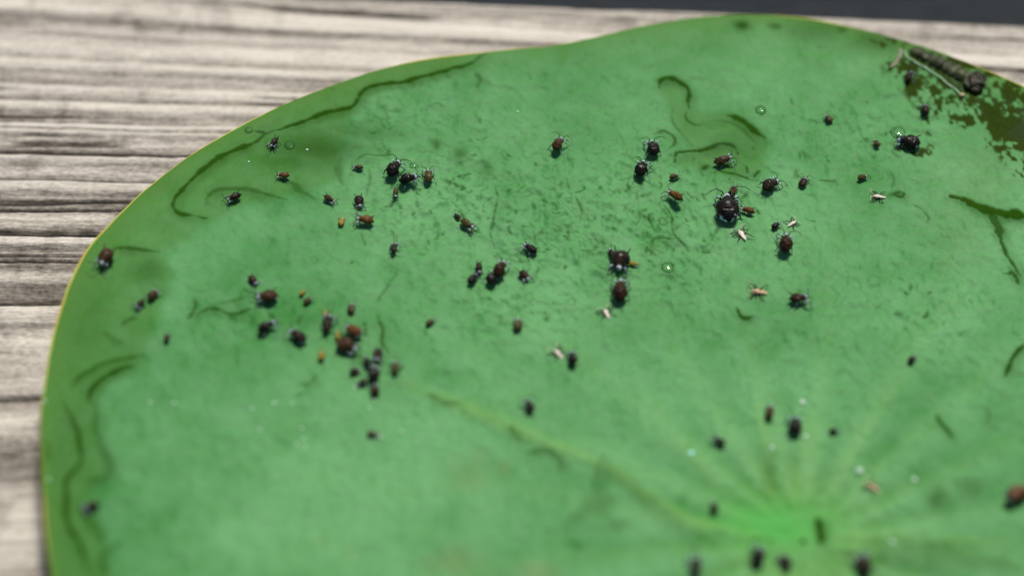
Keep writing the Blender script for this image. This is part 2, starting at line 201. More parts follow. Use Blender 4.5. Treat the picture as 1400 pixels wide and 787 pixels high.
GRAIN = [(-13.06, 0.8), (-8.77, 0.6), (-3.21, 0.7), (0.14, 0.8), (2.9, 0.85), (5.7, 0.75), (8.55, 0.5), (11.94, 0.45), (14.39, 0.6), (15.88, 0.8), (17.38, 0.7), (19.4, 0.5), (19.8, 0.08), (20.31, 0.55), (21.44, 0.75), (24.54, 0.65), (27.7, 0.8), (30.37, 0.6), (31.99, 0.85), (32.97, 0.9), (33.29, 0.05), (33.51, 0.05), (33.73, 0.25), (34.39, 0.45), (35.27, 0.3), (36.15, 0.3), (36.93, 0.7), (38.38, 0.6), (39.17, 0.45), (40.63, 0.5), (40.97, 0.08), (41.31, 0.5), (42.23, 0.4), (42.8, 0.9), (43.83, 1), (44.06, 0.6), (44.29, 0.08), (44.52, 0.08), (44.99, 0.5), (45.91, 0.6), (47.08, 0.7), (48.37, 0.55), (51.1, 0.45), (51.94, 0.8), (53.02, 0.85), (53.38, 0.35), (53.74, 0.5), (54.71, 0.7), (56.42, 0.5), (56.91, 0.85), (57.65, 0.9), (58.02, 0.2), (58.27, 0.55), (58.88, 0.65), (61.13, 0.55), (61.63, 0.95), (62.89, 1), (63.27, 0.45), (63.65, 0.6), (65.05, 0.55), (65.56, 0.85), (66.84, 0.88), (67.36, 0.5), (68.14, 0.9), (69.57, 0.9), (70.09, 0.65), (71.53, 0.62), (72.06, 0.55), (72.46, 0.45), (72.98, 0.85), (74.05, 0.9), (74.58, 0.6), (75.38, 0.88), (77.81, 0.9), (78.35, 0.72), (80.81, 0.72), (81.22, 0.5), (81.64, 0.45), (82.47, 0.95), (83.86, 0.95), (84.97, 0.75), (87.79, 0.7)]
FAN = (0.07234, -0.001859, -92.41)
BOARD_EDGE = (83.304, -0.06114)
MM = 0.001
scene = bpy.context.scene
COL = scene.collection
random.seed(7)
rng = np.random.default_rng(11)

# ------------------------------------------------------------------ camera
cam = bpy.data.cameras.new('camera')
cam.lens = 85.0
cam.sensor_width = 36.0
cam.clip_start = 0.01
cam.clip_end = 50.0
cam.dof.use_dof = True
cam.dof.focus_distance = FOCUS * MM
cam.dof.aperture_fstop = 9.2
cam.dof.aperture_blades = 0
cam_ob = bpy.data.objects.new('camera', cam)
COL.objects.link(cam_ob)
cam_ob.location = Vector(CAMERA_POS) * MM
cam_ob.rotation_euler = (math.radians(CAMERA_TILT), 0, 0)
scene.camera = cam_ob

# ------------------------------------------------------------------ sky and sun (bright, thinly veiled sun behind the leaf)
SUN_ELEV, SUN_AZ = 65.0, 20.0          # azimuth measured from +y towards +x
world = bpy.data.worlds.new('World')
scene.world = world
world.use_nodes = True
wt = world.node_tree
sky = wt.nodes.new('ShaderNodeTexSky')
sky.sky_type = 'NISHITA'
sky.sun_disc = False
sky.sun_elevation = math.radians(SUN_ELEV)
sky.sun_rotation = math.radians(SUN_AZ)
sky.air_density = 0.7
sky.dust_density = 1.0
sky.ozone_density = 0.4
wt.nodes['Background'].inputs['Strength'].default_value = 0.08
wt.links.new(sky.outputs[0], wt.nodes['Background'].inputs['Color'])
sun = bpy.data.lights.new('sun', 'SUN')
sun.energy = 4.0
sun.angle = math.radians(14)
sun.color = (1.0, 0.95, 0.88)
sun_ob = bpy.data.objects.new('sun', sun)
COL.objects.link(sun_ob)
_e, _a = math.radians(SUN_ELEV), math.radians(SUN_AZ)
_d = Vector((math.sin(_a) * math.cos(_e), math.cos(_a) * math.cos(_e), math.sin(_e)))
sun_ob.rotation_euler = _d.to_track_quat('Z', 'Y').to_euler()
sun_ob.location = _d * 2.0

scene.view_settings.view_transform = 'Standard'
scene.view_settings.look = 'None'
scene.view_settings.gamma = 1.0
scene.view_settings.exposure = 0.3
scene.view_settings.use_curve_mapping = False
scene.render.engine = 'CYCLES'
scene.cycles.use_denoising = True
scene.cycles.max_bounces = 8

# ------------------------------------------------------------------ helpers
# >>> height
DECK_Z = -2.6
def leaf_height(x, y):
    """Height of the leaf's upper face in mm: a shallow dish, a pit at the hub, a wavy margin, soft pleats."""
    r = np.hypot(x, y); t = np.arctan2(y, x); q = r / 80.0
    z = 3.6 * q ** 2 - 1.3 * np.exp(-(r / 9.0) ** 2)
    z = z + 0.8 * q ** 3 * np.sin(3 * t + 1.0) + 0.5 * q ** 4 * np.sin(7 * t + 0.5)
    z = z + 0.17 * np.sin(19 * t + 0.6 * np.sin(3 * t)) * (r / 22.0) * np.exp(-(r / 24.0) ** 2)
    return z
# <<< height

def smooth(a, b, x):
    t = np.clip((x - a) / (b - a), 0, 1)
    return t * t * (3 - 2 * t)

def lattice(seed, n=256):
    return np.random.default_rng(seed).random((n, n)).astype(np.float32)
_LAT = {}
def vnoise(x, y, seed=0):
    if seed not in _LAT: _LAT[seed] = lattice(seed)
    L = _LAT[seed].ravel()
    x = np.asarray(x, np.float32); y = np.asarray(y, np.float32)
    x, y = np.broadcast_arrays(x, y)
    xf = np.floor(x); yf = np.floor(y)
    fx = x - xf; fy = y - yf
    fx = fx * fx * (3 - 2 * fx); fy = fy * fy * (3 - 2 * fy)
    xi = xf.astype(np.int32) & 255; yi = (yf.astype(np.int32) & 255) << 8
    x1 = (xi + 1) & 255; y1 = (yi + 256) & 65535
    a = L.take(yi | xi); b = L.take(yi | x1); c = L.take(y1 | xi); d = L.take(y1 | x1)
    a = a + (b - a) * fx; c = c + (d - c) * fx
    return a + (c - a) * fy
def fbm(x, y, seed=0, oct=4):
    s = 0; amp = 1; tot = 0
    for i in range(oct):
        s = s + amp * vnoise(x * 2 ** i + 17.3 * i, y * 2 ** i + 9.1 * i, seed + i); tot += amp; amp *= 0.5
    return s / tot

def grid_mesh(name, P, attrs=None, flip=False, closed=False):
    """P: (rows, cols, 3) in mm -> a quad-grid mesh with float attributes."""
    r, c, _ = P.shape
    idx = np.arange(r * c).reshape(r, c)
    if closed:
        nxt = np.roll(idx, -1, axis=1)
        q = np.stack([idx[:-1], nxt[:-1], nxt[1:], idx[1:]], -1).reshape(-1, 4)
    else:
        q = np.stack([idx[:-1, :-1], idx[:-1, 1:], idx[1:, 1:], idx[1:, :-1]], -1).reshape(-1, 4)
    if flip: q = q[:, ::-1]
    me = bpy.data.meshes.new(name)
    me.vertices.add(r * c); me.vertices.foreach_set('co', (P.reshape(-1) * MM).astype(np.float32))
    me.loops.add(q.size); me.loops.foreach_set('vertex_index', q.reshape(-1).astype(np.int32))
    me.polygons.add(len(q)); me.polygons.foreach_set('loop_start', np.arange(0, q.size, 4, dtype=np.int32))
    me.polygons.foreach_set('use_smooth', np.ones(len(q), dtype=bool))
    for k, v in (attrs or {}).items():
        a = me.attributes.new(k, 'FLOAT', 'POINT'); a.data.foreach_set('value', np.asarray(v, np.float32).reshape(-1))
    me.update(calc_edges=True); me.validate()
    return me

def link(name, me, mat=None, parent=None):
    o = bpy.data.objects.new(name, me)
    COL.objects.link(o)
    if mat is not None and me is not None:
        if len(me.materials) == 0: me.materials.append(mat)
    if parent is not None: o.parent = parent
    return o

def tag(o, label=None, cat=None, group=None, kind=None):
    if label: o['label'] = label
    if cat: o['category'] = cat
    if group: o['group'] = group
    if kind: o['kind'] = kind
    return o

def tube_mesh(name, pts, rad, n=8, cap=True):
    """A round tube through pts (mm) with a radius per point."""
    bm = bmesh.new(); add_tube(bm, pts, rad, n, cap)
    me = bpy.data.meshes.new(name); bm.to_mesh(me); bm.free()
    for p in me.polygons: p.use_smooth = True
    return me

def add_tube(bm, pts, rad, n=8, cap=True, scale=MM):
    pts = [Vector(p) for p in pts]; rings = []
    if not hasattr(rad, '__len__'): rad = [rad] * len(pts)
    for i, p in enumerate(pts):
        d = (pts[min(i + 1, len(pts) - 1)] - pts[max(i - 1, 0)]).normalized()
        u = d.cross(Vector((0.13, 0.21, 1)));  u = u.normalized() if u.length > 1e-5 else Vector((1, 0, 0))
        v = d.cross(u)
        rings.append([bm.verts.new((p + (u * math.cos(2 * math.pi * k / n) + v * math.sin(2 * math.pi * k / n)) * rad[i]) * scale) for k in range(n)])
    for a, b in zip(rings[:-1], rings[1:]):
        for k in range(n): bm.faces.new((a[k], b[k], b[(k + 1) % n], a[(k + 1) % n]))
    if cap:
        bm.faces.new(rings[0]); bm.faces.new(rings[-1][::-1])

class NT:
    def __init__(s, name):
        s.m = bpy.data.materials.new(name); s.m.use_nodes = True; s.t = s.m.node_tree
        s.b = s.t.nodes['Principled BSDF']; s.out = s.t.nodes['Material Output']
    def n(s, typ, **kw):
        nd = s.t.nodes.new(typ)
        for k, v in kw.items(): setattr(nd, k, v)
        return nd
    def l(s, a, b): s.t.links.new(a, b)
    def attr(s, name): return s.n('ShaderNodeAttribute', attribute_name=name).outputs['Fac']
    def coords(s, sc=(1, 1, 1), kind='Object'):
        t = s.n('ShaderNodeTexCoord'); m = s.n('ShaderNodeMapping'); m.inputs['Scale'].default_value = sc
        s.l(t.outputs[kind], m.inputs['Vector']); return m.outputs[0]
    def noise(s, vec, scale, detail=3, rough=0.5, dist=0.0):
        t = s.n('ShaderNodeTexNoise'); t.inputs['Scale'].default_value = scale; t.inputs['Detail'].default_value = detail
        t.inputs['Roughness'].default_value = rough; t.inputs['Distortion'].default_value = dist
        s.l(vec, t.inputs['Vector']); return t.outputs['Fac']
    def rng(s, v, a, b, c=0.0, d=1.0):
        t = s.n('ShaderNodeMapRange'); s.l(v, t.inputs[0])
        for i, x in enumerate((a, b, c, d)): t.inputs[i + 1].default_value = x
        return t.outputs[0]
    def mix(s, f, a, b):
        t = s.n('ShaderNodeMix', data_type='RGBA')
        for sock, v in ((t.inputs['Factor'], f), (t.inputs[6], a), (t.inputs[7], b)):
            if isinstance(v, (int, float)): sock.default_value = v
            elif isinstance(v, tuple): sock.default_value = (*v, 1)
            else: s.l(v, sock)
        return t.outputs[2]
    def math(s, op, a, b=0.0):
        t = s.n('ShaderNodeMath', operation=op)
        for i, v in enumerate((a, b)):
            if isinstance(v, (int, float)): t.inputs[i].default_value = v
            else: s.l(v, t.inputs[i])
        return t.outputs[0]
    def bump(s, h, dist, strength=1.0, prev=None):
        t = s.n('ShaderNodeBump'); t.inputs['Strength'].default_value = strength; t.inputs['Distance'].default_value = dist
        s.l(h, t.inputs['Height'])
        if prev is not None: s.l(prev, t.inputs['Normal'])
        return t.outputs[0]
    def set(s, **kw):
        for k, v in kw.items():
            sock = s.b.inputs[k.replace('_', ' ')]
            if isinstance(v, (int, float)): sock.default_value = v
            elif isinstance(v, tuple): sock.default_value = (*v, 1) if len(v) == 3 else v
            else: s.l(v, sock)
        return s.m

# ------------------------------------------------------------------ materials
def mat_wood():
    t = NT('weathered_wood')
    tone = t.attr('tone')
    fib = t.noise(t.coords((90, 900, 900)), 4.0, 4, 0.65)          # long fibres
    spk = t.noise(t.coords((1600, 2600, 1600)), 1.0, 3, 0.6)        # fine pores
    v = t.math('ADD', tone, t.rng(fib, .3, .7, -.16, .16))
    v = t.math('ADD', v, t.rng(spk, .35, .65, -.10, .10))
    ramp = t.n('ShaderNodeValToRGB'); t.l(v, ramp.inputs[0])
    e = ramp.color_ramp.elements
    e[0].position = .0; e[0].color = (.022, .018, .014, 1)
    e[1].position = 1.0; e[1].color = (.56, .515, .44, 1)
    for p, c in ((.25, (.070, .059, .044)), (.5, (.190, .168, .138)), (.75, (.375, .338, .286))):
        k = e.new(p); k.color = (*c, 1)
    nrm = t.bump(t.math('ADD', t.math('MULTIPLY', fib, 1.0), t.math('MULTIPLY', spk, .5)), .00022, .8)
    return t.set(Base_Color=ramp.outputs[0], Roughness=.82, Specular_IOR_Level=.25, Normal=nrm)

def mat_shaded_board():
    t = NT('shade_painted_wood')
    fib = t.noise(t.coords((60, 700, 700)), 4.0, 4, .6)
    c = t.mix(t.rng(fib, .3, .7), (.014, .017, .019), (.034, .040, .043))  # shade of the sunken board put into a near-black colour
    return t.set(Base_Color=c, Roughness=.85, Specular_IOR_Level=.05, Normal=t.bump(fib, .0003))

def mat_leaf():
    t = NT('waxy_leaf')
    wet, vein, rust, tone, olive = (t.attr(k) for k in ('wet', 'vein', 'rust', 'tone', 'olive'))
    obj = t.coords((1, 1, 1))
    fine = t.noise(obj, 1500.0, 3, .6)
    mid = t.noise(obj, 330.0, 4, .6, .3)
    c = t.mix(tone, (.018, .136, .016), (.092, .265, .090))
    c = t.mix(t.rng(fine, .35, .7, 0, .30), c, (.022, .13, .03))
    c = t.mix(t.rng(mid, .40, .72, 0, .35), c, (.12, .27, .13))
    c = t.mix(t.math('MULTIPLY', vein, .35), c, (.17, .30, .04))
    c = t.mix(t.math('MULTIPLY', t.attr('hub'), .7), c, (.035, .30, .035))
    c = t.mix(olive, c, (.045, .135, .008))
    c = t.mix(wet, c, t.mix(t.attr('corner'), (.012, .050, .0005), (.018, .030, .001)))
    c = t.mix(rust, c, (.20, .12, .05))
    h = t.math('ADD', t.math('MULTIPLY', mid, 1.0), t.math('MULTIPLY', fine, .28))
    nrm = t.bump(h, .00022, t_strength_leaf)
    r = t.math('ADD', t.rng(wet, 0, 1, .58, .55), t.rng(mid, .3, .7, -.04, .04))
    return t.set(Base_Color=c, Roughness=r, Specular_IOR_Level=t.rng(wet, 0, 1, .12, .01), Normal=nrm)
t_strength_leaf = .9

def mat_simple(name, col, rough=.5, spec=.5, col2=None, scale=1500., bump=.0):
    t = NT(name)
    if col2 is not None:
        f = t.noise(t.coords(), scale, 3, .6)
        c = t.mix(t.rng(f, .35, .65), col, col2)
        if bump: return t.set(Base_Color=c, Roughness=rough, Specular_IOR_Level=spec, Normal=t.bump(f, bump))
        return t.set(Base_Color=c, Roughness=rough, Specular_IOR_Level=spec)
    return t.set(Base_Color=col, Roughness=rough, Specular_IOR_Level=spec)

def mat_water():
    t = NT('clear_water')
    t.t.nodes.remove(t.b)
    fr = t.n('ShaderNodeFresnel'); fr.inputs[0].default_value = 1.33
    tr = t.n('ShaderNodeBsdfTransparent'); tr.inputs[0].default_value = (.93, .97, .92, 1)
    gl = t.n('ShaderNodeBsdfGlossy'); gl.inputs['Roughness'].default_value = .03
    mx = t.n('ShaderNodeMixShader'); t.l(fr.outputs[0], mx.inputs[0]); t.l(tr.outputs[0], mx.inputs[1]); t.l(gl.outputs[0], mx.inputs[2])
    t.l(mx.outputs[0], t.out.inputs['Surface'])
    return t.m

def mat_bug(name, col, col2, limb, wax_glint_col):
    """Aphid cuticle: glossy back with mottling, paler limbs, bluish wax bloom where the 'bloom' attribute says."""
    t = NT(name)
    f = t.noise(t.coords((1, 1, 1)), 5.0, 3, .6)
    c = t.mix(t.rng(f, .35, .65), col, col2)
    c = t.mix(t.attr('limb'), c, limb)
    b = t.math('MULTIPLY', t.attr('wax_glint'), t.rng(t.noise(t.coords(), 9.0, 2, .6), .45, .6))
    c = t.mix(b, c, wax_glint_col)
    return t.set(Base_Color=c, Roughness=.30, Specular_IOR_Level=.12, Normal=t.bump(f, .00012, .8))

WOOD, SHADED, LEAF, WATER = mat_wood(), mat_shaded_board(), mat_leaf(), mat_water()
RIM = mat_simple('leaf_rim', (.30, .36, .015), .5, .4, (.38, .28, .02), 300.)
WAX_GLINT = (.62, .72, .85)  # waxy white that also paints the bluish sky glints
BUG = {
    'black':  mat_bug('cuticle_black', (.005, .0045, .004), (.015, .011, .008), (.030, .033, .036), WAX_GLINT),
    'dark':   mat_bug('cuticle_dark', (.010, .007, .005), (.030, .019, .011), (.040, .042, .044), WAX_GLINT),
    'brown': mat_bug('cuticle_brown', (0.026, 0.014, 0.007), (0.066, 0.036, 0.014), (0.05, 0.05, 0.05), WAX_GLINT),
    'maroon': mat_bug('cuticle_maroon', (0.014, 0.007, 0.004), (0.038, 0.017, 0.008), (0.045, 0.045, 0.048), WAX_GLINT),
    'rust': mat_bug('cuticle_rust', (0.06, 0.026, 0.01), (0.13, 0.055, 0.018), (0.06, 0.06, 0.058), WAX_GLINT),
    'amber': mat_bug('cuticle_amber', (0.06, 0.03, 0.008), (0.14, 0.068, 0.014), (0.05, 0.05, 0.05), WAX_GLINT),
    'olive': mat_bug('cuticle_olive', (0.03, 0.027, 0.009), (0.075, 0.06, 0.017), (0.05, 0.055, 0.05), WAX_GLINT),
    'yellow': mat_bug('cuticle_yellow', (0.16, 0.12, 0.016), (0.25, 0.19, 0.026), (0.1, 0.1, 0.04), (.7, .7, .5)),
    'white': mat_bug('skin_cream', (0.5, 0.4, 0.3), (0.72, 0.64, 0.56), (0.05, 0.042, 0.03), (.9, .9, .88)),
    'tan': mat_bug('skin_tan', (0.38, 0.21, 0.1), (0.52, 0.35, 0.21), (0.05, 0.04, 0.025), (.85, .75, .6)),
}
EYE = mat_simple('eye_black', (.006, .004, .004), .15)
FLECK = mat_simple('pale_flake', (.30, .46, .32), .6, .3, (.42, .55, .42), 4000.)
FLECK_GLINT = mat_simple('cyan_glint_flake', (.22, .62, .55), .5, .3, (.3, .7, .62), 4000.)  # cyan glint put into the flake's colour
LARVA_M = mat_simple('larva_skin', (.014, .016, .006), .45, .2, (.060, .075, .030), 800., .0004)
LARVA_H = mat_simple('larva_head_capsule', (.010, .009, .004), .45, .2, (.030, .026, .010), 900., .0004)
THREAD_M = mat_simple('pale_green_thread', (.16, .33, .16), .4, .5, (.22, .36, .18), 3000.)
KNOB_M = mat_simple('pink_brown_tip', (.42, .28, .18), .5, .4)
ROD_M = mat_simple('tan_twig_bark', (.30, .27, .19), .7, .3, (.16, .15, .09), 5000., .0001)

# ------------------------------------------------------------------ deck boards
def build_boards():
    ey, es = BOARD_EDGE
    xs = np.linspace(-150, 150, 330)
    gv = np.array([g[0] for g in GRAIN]); gt = np.array([g[1] for g in GRAIN])
    W = 152.0                                                # board width
    s = np.concatenate([np.linspace(0, 1, 9)[:-1] ** 1.0 * 3.0, np.linspace(3.0, 122, 640), np.linspace(122, W, 30)[1:]])
    X, S = np.meshgrid(xs, s)
    Y = ey + es * X - S
    fa, fb, fx = FAN
    V = (Y - fa * (X - fx)) / (1 + fb * (X - fx))             # where this fibre crosses the reference line
    V = V + 0.9 * (fbm(X / 42, Y / 14, 3, 3) - .5) + 0.35 * (fbm(X / 9, Y / 4, 8, 2) - .5)
    tone = np.interp(V, gv, gt)
    tone = np.where(V > gv[-1], .62 + .35 * (fbm(X * 0 + 3.1, V / 2.2, 21, 3) - .5) * 2, tone)
    tone = np.where(V < gv[0], .66 + .3 * (fbm(X * 0 + 1.1, V / 2.5, 23, 3) - .5) * 2, tone)
    blotch = fbm(X / 26, V / 3.0, 31, 4)
    tone = tone + .26 * (blotch - .5) + .26 * (fbm(X / 6, V / .8, 37, 3) - .5) + .32 * (fbm(X / 90, V / .7, 39, 3) - .5)
    tick = smooth(.72, .8, vnoise(X / 1.2, V / 4.0, 41)) * smooth(.4, .6, fbm(X / 20, V / 6, 43, 2))
    tone = tone - .13 * tick
    crack = smooth(.70, .80, vnoise(X / 45 + 5, V / .55, 47)) * smooth(.5, .7, vnoise(X / 25, V / 5, 48))
    tone = tone + .02 - .55 * crack
    h = -.25 * crack + 0.75 * (np.interp(V, gv, gt) - .7) + .30 * (fbm(X / 30, V / .9, 51, 3) - .5)
    h = np.where(h < -.25, h * 1.15, h)
    rnd = 1.6 * (1 - np.sqrt(np.clip(1 - (1 - np.clip(S / 3.0, 0, 1)) ** 2, 0, 1)))   # eased long edge
    Z = DECK_Z + h - rnd
    P = np.stack([X, Y, Z], -1)
    # wrap the long edge and the ends down to the board's 22 mm depth
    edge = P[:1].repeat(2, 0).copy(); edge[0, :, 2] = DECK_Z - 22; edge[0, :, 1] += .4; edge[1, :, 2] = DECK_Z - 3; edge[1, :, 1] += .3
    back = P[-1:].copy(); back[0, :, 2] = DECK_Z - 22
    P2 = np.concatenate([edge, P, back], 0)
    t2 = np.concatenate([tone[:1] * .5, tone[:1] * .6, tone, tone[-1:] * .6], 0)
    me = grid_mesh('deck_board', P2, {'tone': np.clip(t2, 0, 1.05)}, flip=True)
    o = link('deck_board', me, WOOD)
    tag(o, 'weathered pale grey wooden deck board with long grain ridges under the leaf', 'board', 'deck boards')
    # the board set lower beyond the gap, its shade painted into the colour
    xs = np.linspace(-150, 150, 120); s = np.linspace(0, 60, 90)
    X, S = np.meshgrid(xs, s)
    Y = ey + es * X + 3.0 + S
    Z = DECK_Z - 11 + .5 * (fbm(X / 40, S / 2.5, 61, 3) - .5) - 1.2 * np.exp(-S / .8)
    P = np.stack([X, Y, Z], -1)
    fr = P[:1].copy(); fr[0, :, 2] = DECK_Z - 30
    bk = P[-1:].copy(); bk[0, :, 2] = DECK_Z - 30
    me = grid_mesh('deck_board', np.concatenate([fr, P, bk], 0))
    o = link('deck_board', me, SHADED)
    tag(o, 'board set lower, shade painted into its dark grey, beyond the far edge of the pale one', 'board', 'deck boards')
build_boards()

# ------------------------------------------------------------------ leaf
GX0, GX1, GY0, GY1, GS = -92.0, 48.0, -10.0, 84.0, 0.13     # raster (leaf plane, mm) on which wetness is worked out
NX, NY = int((GX1 - GX0) / GS), int((GY1 - GY0) / GS)

def spline(pts, step=.12):
    p = np.array(pts, float)
    if len(p) < 3:
        n = max(2, int(np.linalg.norm(p[1] - p[0]) / step)); return p[0] + (p[1] - p[0]) * np.linspace(0, 1, n)[:, None]
    q = np.vstack([2 * p[0] - p[1], p, 2 * p[-1] - p[-2]]); out = []
    for i in range(1, len(q) - 2):
        n = max(3, int(np.linalg.norm(q[i + 1] - q[i]) / step)); t = np.linspace(0, 1, n, endpoint=False)[:, None]
        a, b, c, d = q[i - 1], q[i], q[i + 1], q[i + 2]
        out.append(.5 * (2 * b + (c - a) * t + (2 * a - 5 * b + 4 * c - d) * t ** 2 + (3 * b - a - 3 * c + d) * t ** 3))
    out.append(p[-1:]); return np.vstack(out)

def stamp(G, x, y, r, s):
    """Darken a soft round spot of radius r on raster G (max blend)."""
    k = r * 1.6
    i0, i1 = max(0, int((x - k - GX0) / GS)), min(NX, int((x + k - GX0) / GS) + 2)
    j0, j1 = max(0, int((y - k - GY0) / GS)), min(NY, int((y + k - GY0) / GS) + 2)
    if i0 >= i1 or j0 >= j1: return
    X = GX0 + np.arange(i0, i1) * GS - x; Y = GY0 + np.arange(j0, j1) * GS - y
    d = np.sqrt(X[None] ** 2 + Y[:, None] ** 2)
    v = s * (1 - smooth(.7 * r, 1.3 * r, d))
    G[j0:j1, i0:i1] = np.maximum(G[j0:j1, i0:i1], v)

def stroke(G, pts, w, s, taper=True, wob=.38):
    q = spline(pts); n = len(q)
    u = np.linspace(0, 1, n)
    prof = np.clip(np.minimum(u, 1 - u) * 6, .35, 1) if taper else np.ones(n)
    ph = rng.random() * 100
    k = np.arange(n)
    prof = prof * (1 + wob * 2 * (vnoise(k * .09 + ph, np.zeros(n) + ph, 71) - .5) + wob * 2 * (vnoise(k * .35 + ph, np.zeros(n) + ph, 73) - .5))
    q = q + min(w * .5, .22) * np.stack([vnoise(k * .13 + ph, np.zeros(n) + 3, 75) - .5, vnoise(k * .13 + ph, np.zeros(n) + 7, 77) - .5], -1) * (1 if taper else .3)
    for (x, y), k in zip(q, prof): stamp(G, x, y, max(w * .5 * k, .07), s)

def blobs(lst, X, Y):
    G = np.zeros_like(X)
    for x, y, rx, ry, s in lst:
        G = np.maximum(G, s * np.exp(-(((X - x) / rx) ** 2 + ((Y - y) / ry) ** 2) * .9)) if s <= 1 else G + 0
    return G

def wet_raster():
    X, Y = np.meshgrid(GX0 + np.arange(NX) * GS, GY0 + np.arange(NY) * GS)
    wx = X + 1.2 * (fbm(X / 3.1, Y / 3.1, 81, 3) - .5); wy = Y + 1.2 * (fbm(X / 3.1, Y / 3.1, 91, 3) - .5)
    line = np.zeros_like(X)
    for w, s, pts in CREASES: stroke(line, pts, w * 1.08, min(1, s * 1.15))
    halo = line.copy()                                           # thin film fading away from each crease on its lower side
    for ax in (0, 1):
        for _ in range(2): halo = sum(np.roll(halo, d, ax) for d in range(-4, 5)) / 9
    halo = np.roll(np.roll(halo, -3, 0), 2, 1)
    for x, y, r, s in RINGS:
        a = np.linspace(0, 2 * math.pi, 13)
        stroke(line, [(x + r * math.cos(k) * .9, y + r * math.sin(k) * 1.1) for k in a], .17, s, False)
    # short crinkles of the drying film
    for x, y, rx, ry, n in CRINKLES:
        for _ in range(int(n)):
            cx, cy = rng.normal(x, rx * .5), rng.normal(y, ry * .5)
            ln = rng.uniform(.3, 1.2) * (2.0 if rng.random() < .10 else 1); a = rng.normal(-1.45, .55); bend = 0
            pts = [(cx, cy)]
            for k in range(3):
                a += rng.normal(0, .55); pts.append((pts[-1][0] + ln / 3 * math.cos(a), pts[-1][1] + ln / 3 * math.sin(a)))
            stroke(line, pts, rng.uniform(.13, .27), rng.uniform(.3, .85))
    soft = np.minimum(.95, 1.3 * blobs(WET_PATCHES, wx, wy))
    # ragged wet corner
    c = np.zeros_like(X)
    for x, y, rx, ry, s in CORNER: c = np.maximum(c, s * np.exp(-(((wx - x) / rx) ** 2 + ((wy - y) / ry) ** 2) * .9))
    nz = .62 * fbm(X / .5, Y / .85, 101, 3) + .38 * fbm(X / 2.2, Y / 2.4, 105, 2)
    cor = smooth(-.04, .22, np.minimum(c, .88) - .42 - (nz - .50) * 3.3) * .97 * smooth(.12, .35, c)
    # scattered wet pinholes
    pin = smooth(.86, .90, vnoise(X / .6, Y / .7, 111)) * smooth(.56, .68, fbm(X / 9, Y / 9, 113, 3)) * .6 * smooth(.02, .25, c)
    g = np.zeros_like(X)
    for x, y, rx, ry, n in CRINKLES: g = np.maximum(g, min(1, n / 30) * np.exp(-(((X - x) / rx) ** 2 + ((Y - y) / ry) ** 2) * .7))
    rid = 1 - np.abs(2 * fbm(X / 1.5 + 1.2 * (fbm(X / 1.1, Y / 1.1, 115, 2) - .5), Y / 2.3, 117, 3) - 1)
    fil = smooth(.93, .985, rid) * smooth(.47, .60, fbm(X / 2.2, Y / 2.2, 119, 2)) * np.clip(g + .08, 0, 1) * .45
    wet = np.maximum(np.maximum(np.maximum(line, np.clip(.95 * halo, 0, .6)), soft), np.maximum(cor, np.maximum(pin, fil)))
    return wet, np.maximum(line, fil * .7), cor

def sample(G, x, y):
    u = np.clip((x - GX0) / GS, 0, NX - 1.001); v = np.clip((y - GY0) / GS, 0, NY - 1.001)
    i = u.astype(int); j = v.astype(int); fu = u - i; fv = v - j
    g = (G[j, i] * (1 - fu) + G[j, i + 1] * fu) * (1 - fv) + (G[j + 1, i] * (1 - fu) + G[j + 1, i + 1] * fu) * fv
    inside = (x > GX0) & (x < GX1) & (y > GY0) & (y < GY1)
    return np.where(inside, g, 0)

def outline_fn():
    o = np.array(OUTLINE); th = np.degrees(np.unwrap(np.arctan2(o[:, 1], o[:, 0]))); rr = np.hypot(o[:, 0], o[:, 1])
    k = np.argsort(th); th, rr = th[k], rr[k]
    ext_t = np.array([th[0] - 30, -35, -80, -130, -155]); ext_r = np.array([rr[0] + 2, 76, 80, 79, 79])
    keep = ext_t < th[0] - 8
    keep &= ext_t > th[-1] - 360 + 8
    T = np.concatenate([th, ext_t[keep]]); Rr = np.concatenate([rr, ext_r[keep]])
    k = np.argsort(T); T, Rr = T[k], Rr[k]
    T = np.concatenate([T - 360, T, T + 360]); Rr = np.concatenate([Rr, Rr, Rr])
    tt = np.linspace(-400, 500, 3601)
    # Catmull-Rom in angle
    m = np.gradient(Rr, T)
    i = np.clip(np.searchsorted(T, tt) - 1, 0, len(T) - 2); h = T[i + 1] - T[i]; s = (tt - T[i]) / h
    f = (2 * s ** 3 - 3 * s ** 2 + 1) * Rr[i] + (s ** 3 - 2 * s ** 2 + s) * h * m[i] + (-2 * s ** 3 + 3 * s ** 2) * Rr[i + 1] + (s ** 3 - s ** 2) * h * m[i + 1]
    nick = .10 * (fbm((tt % 360) * .9, tt * 0, 221, 3) - .5) + .5 * (vnoise((tt % 360) * .13, tt * 0, 223) - .5)
    return lambda deg: np.interp((deg + 180) % 360 - 180, tt, f + nick)
R_OUT = outline_fn()

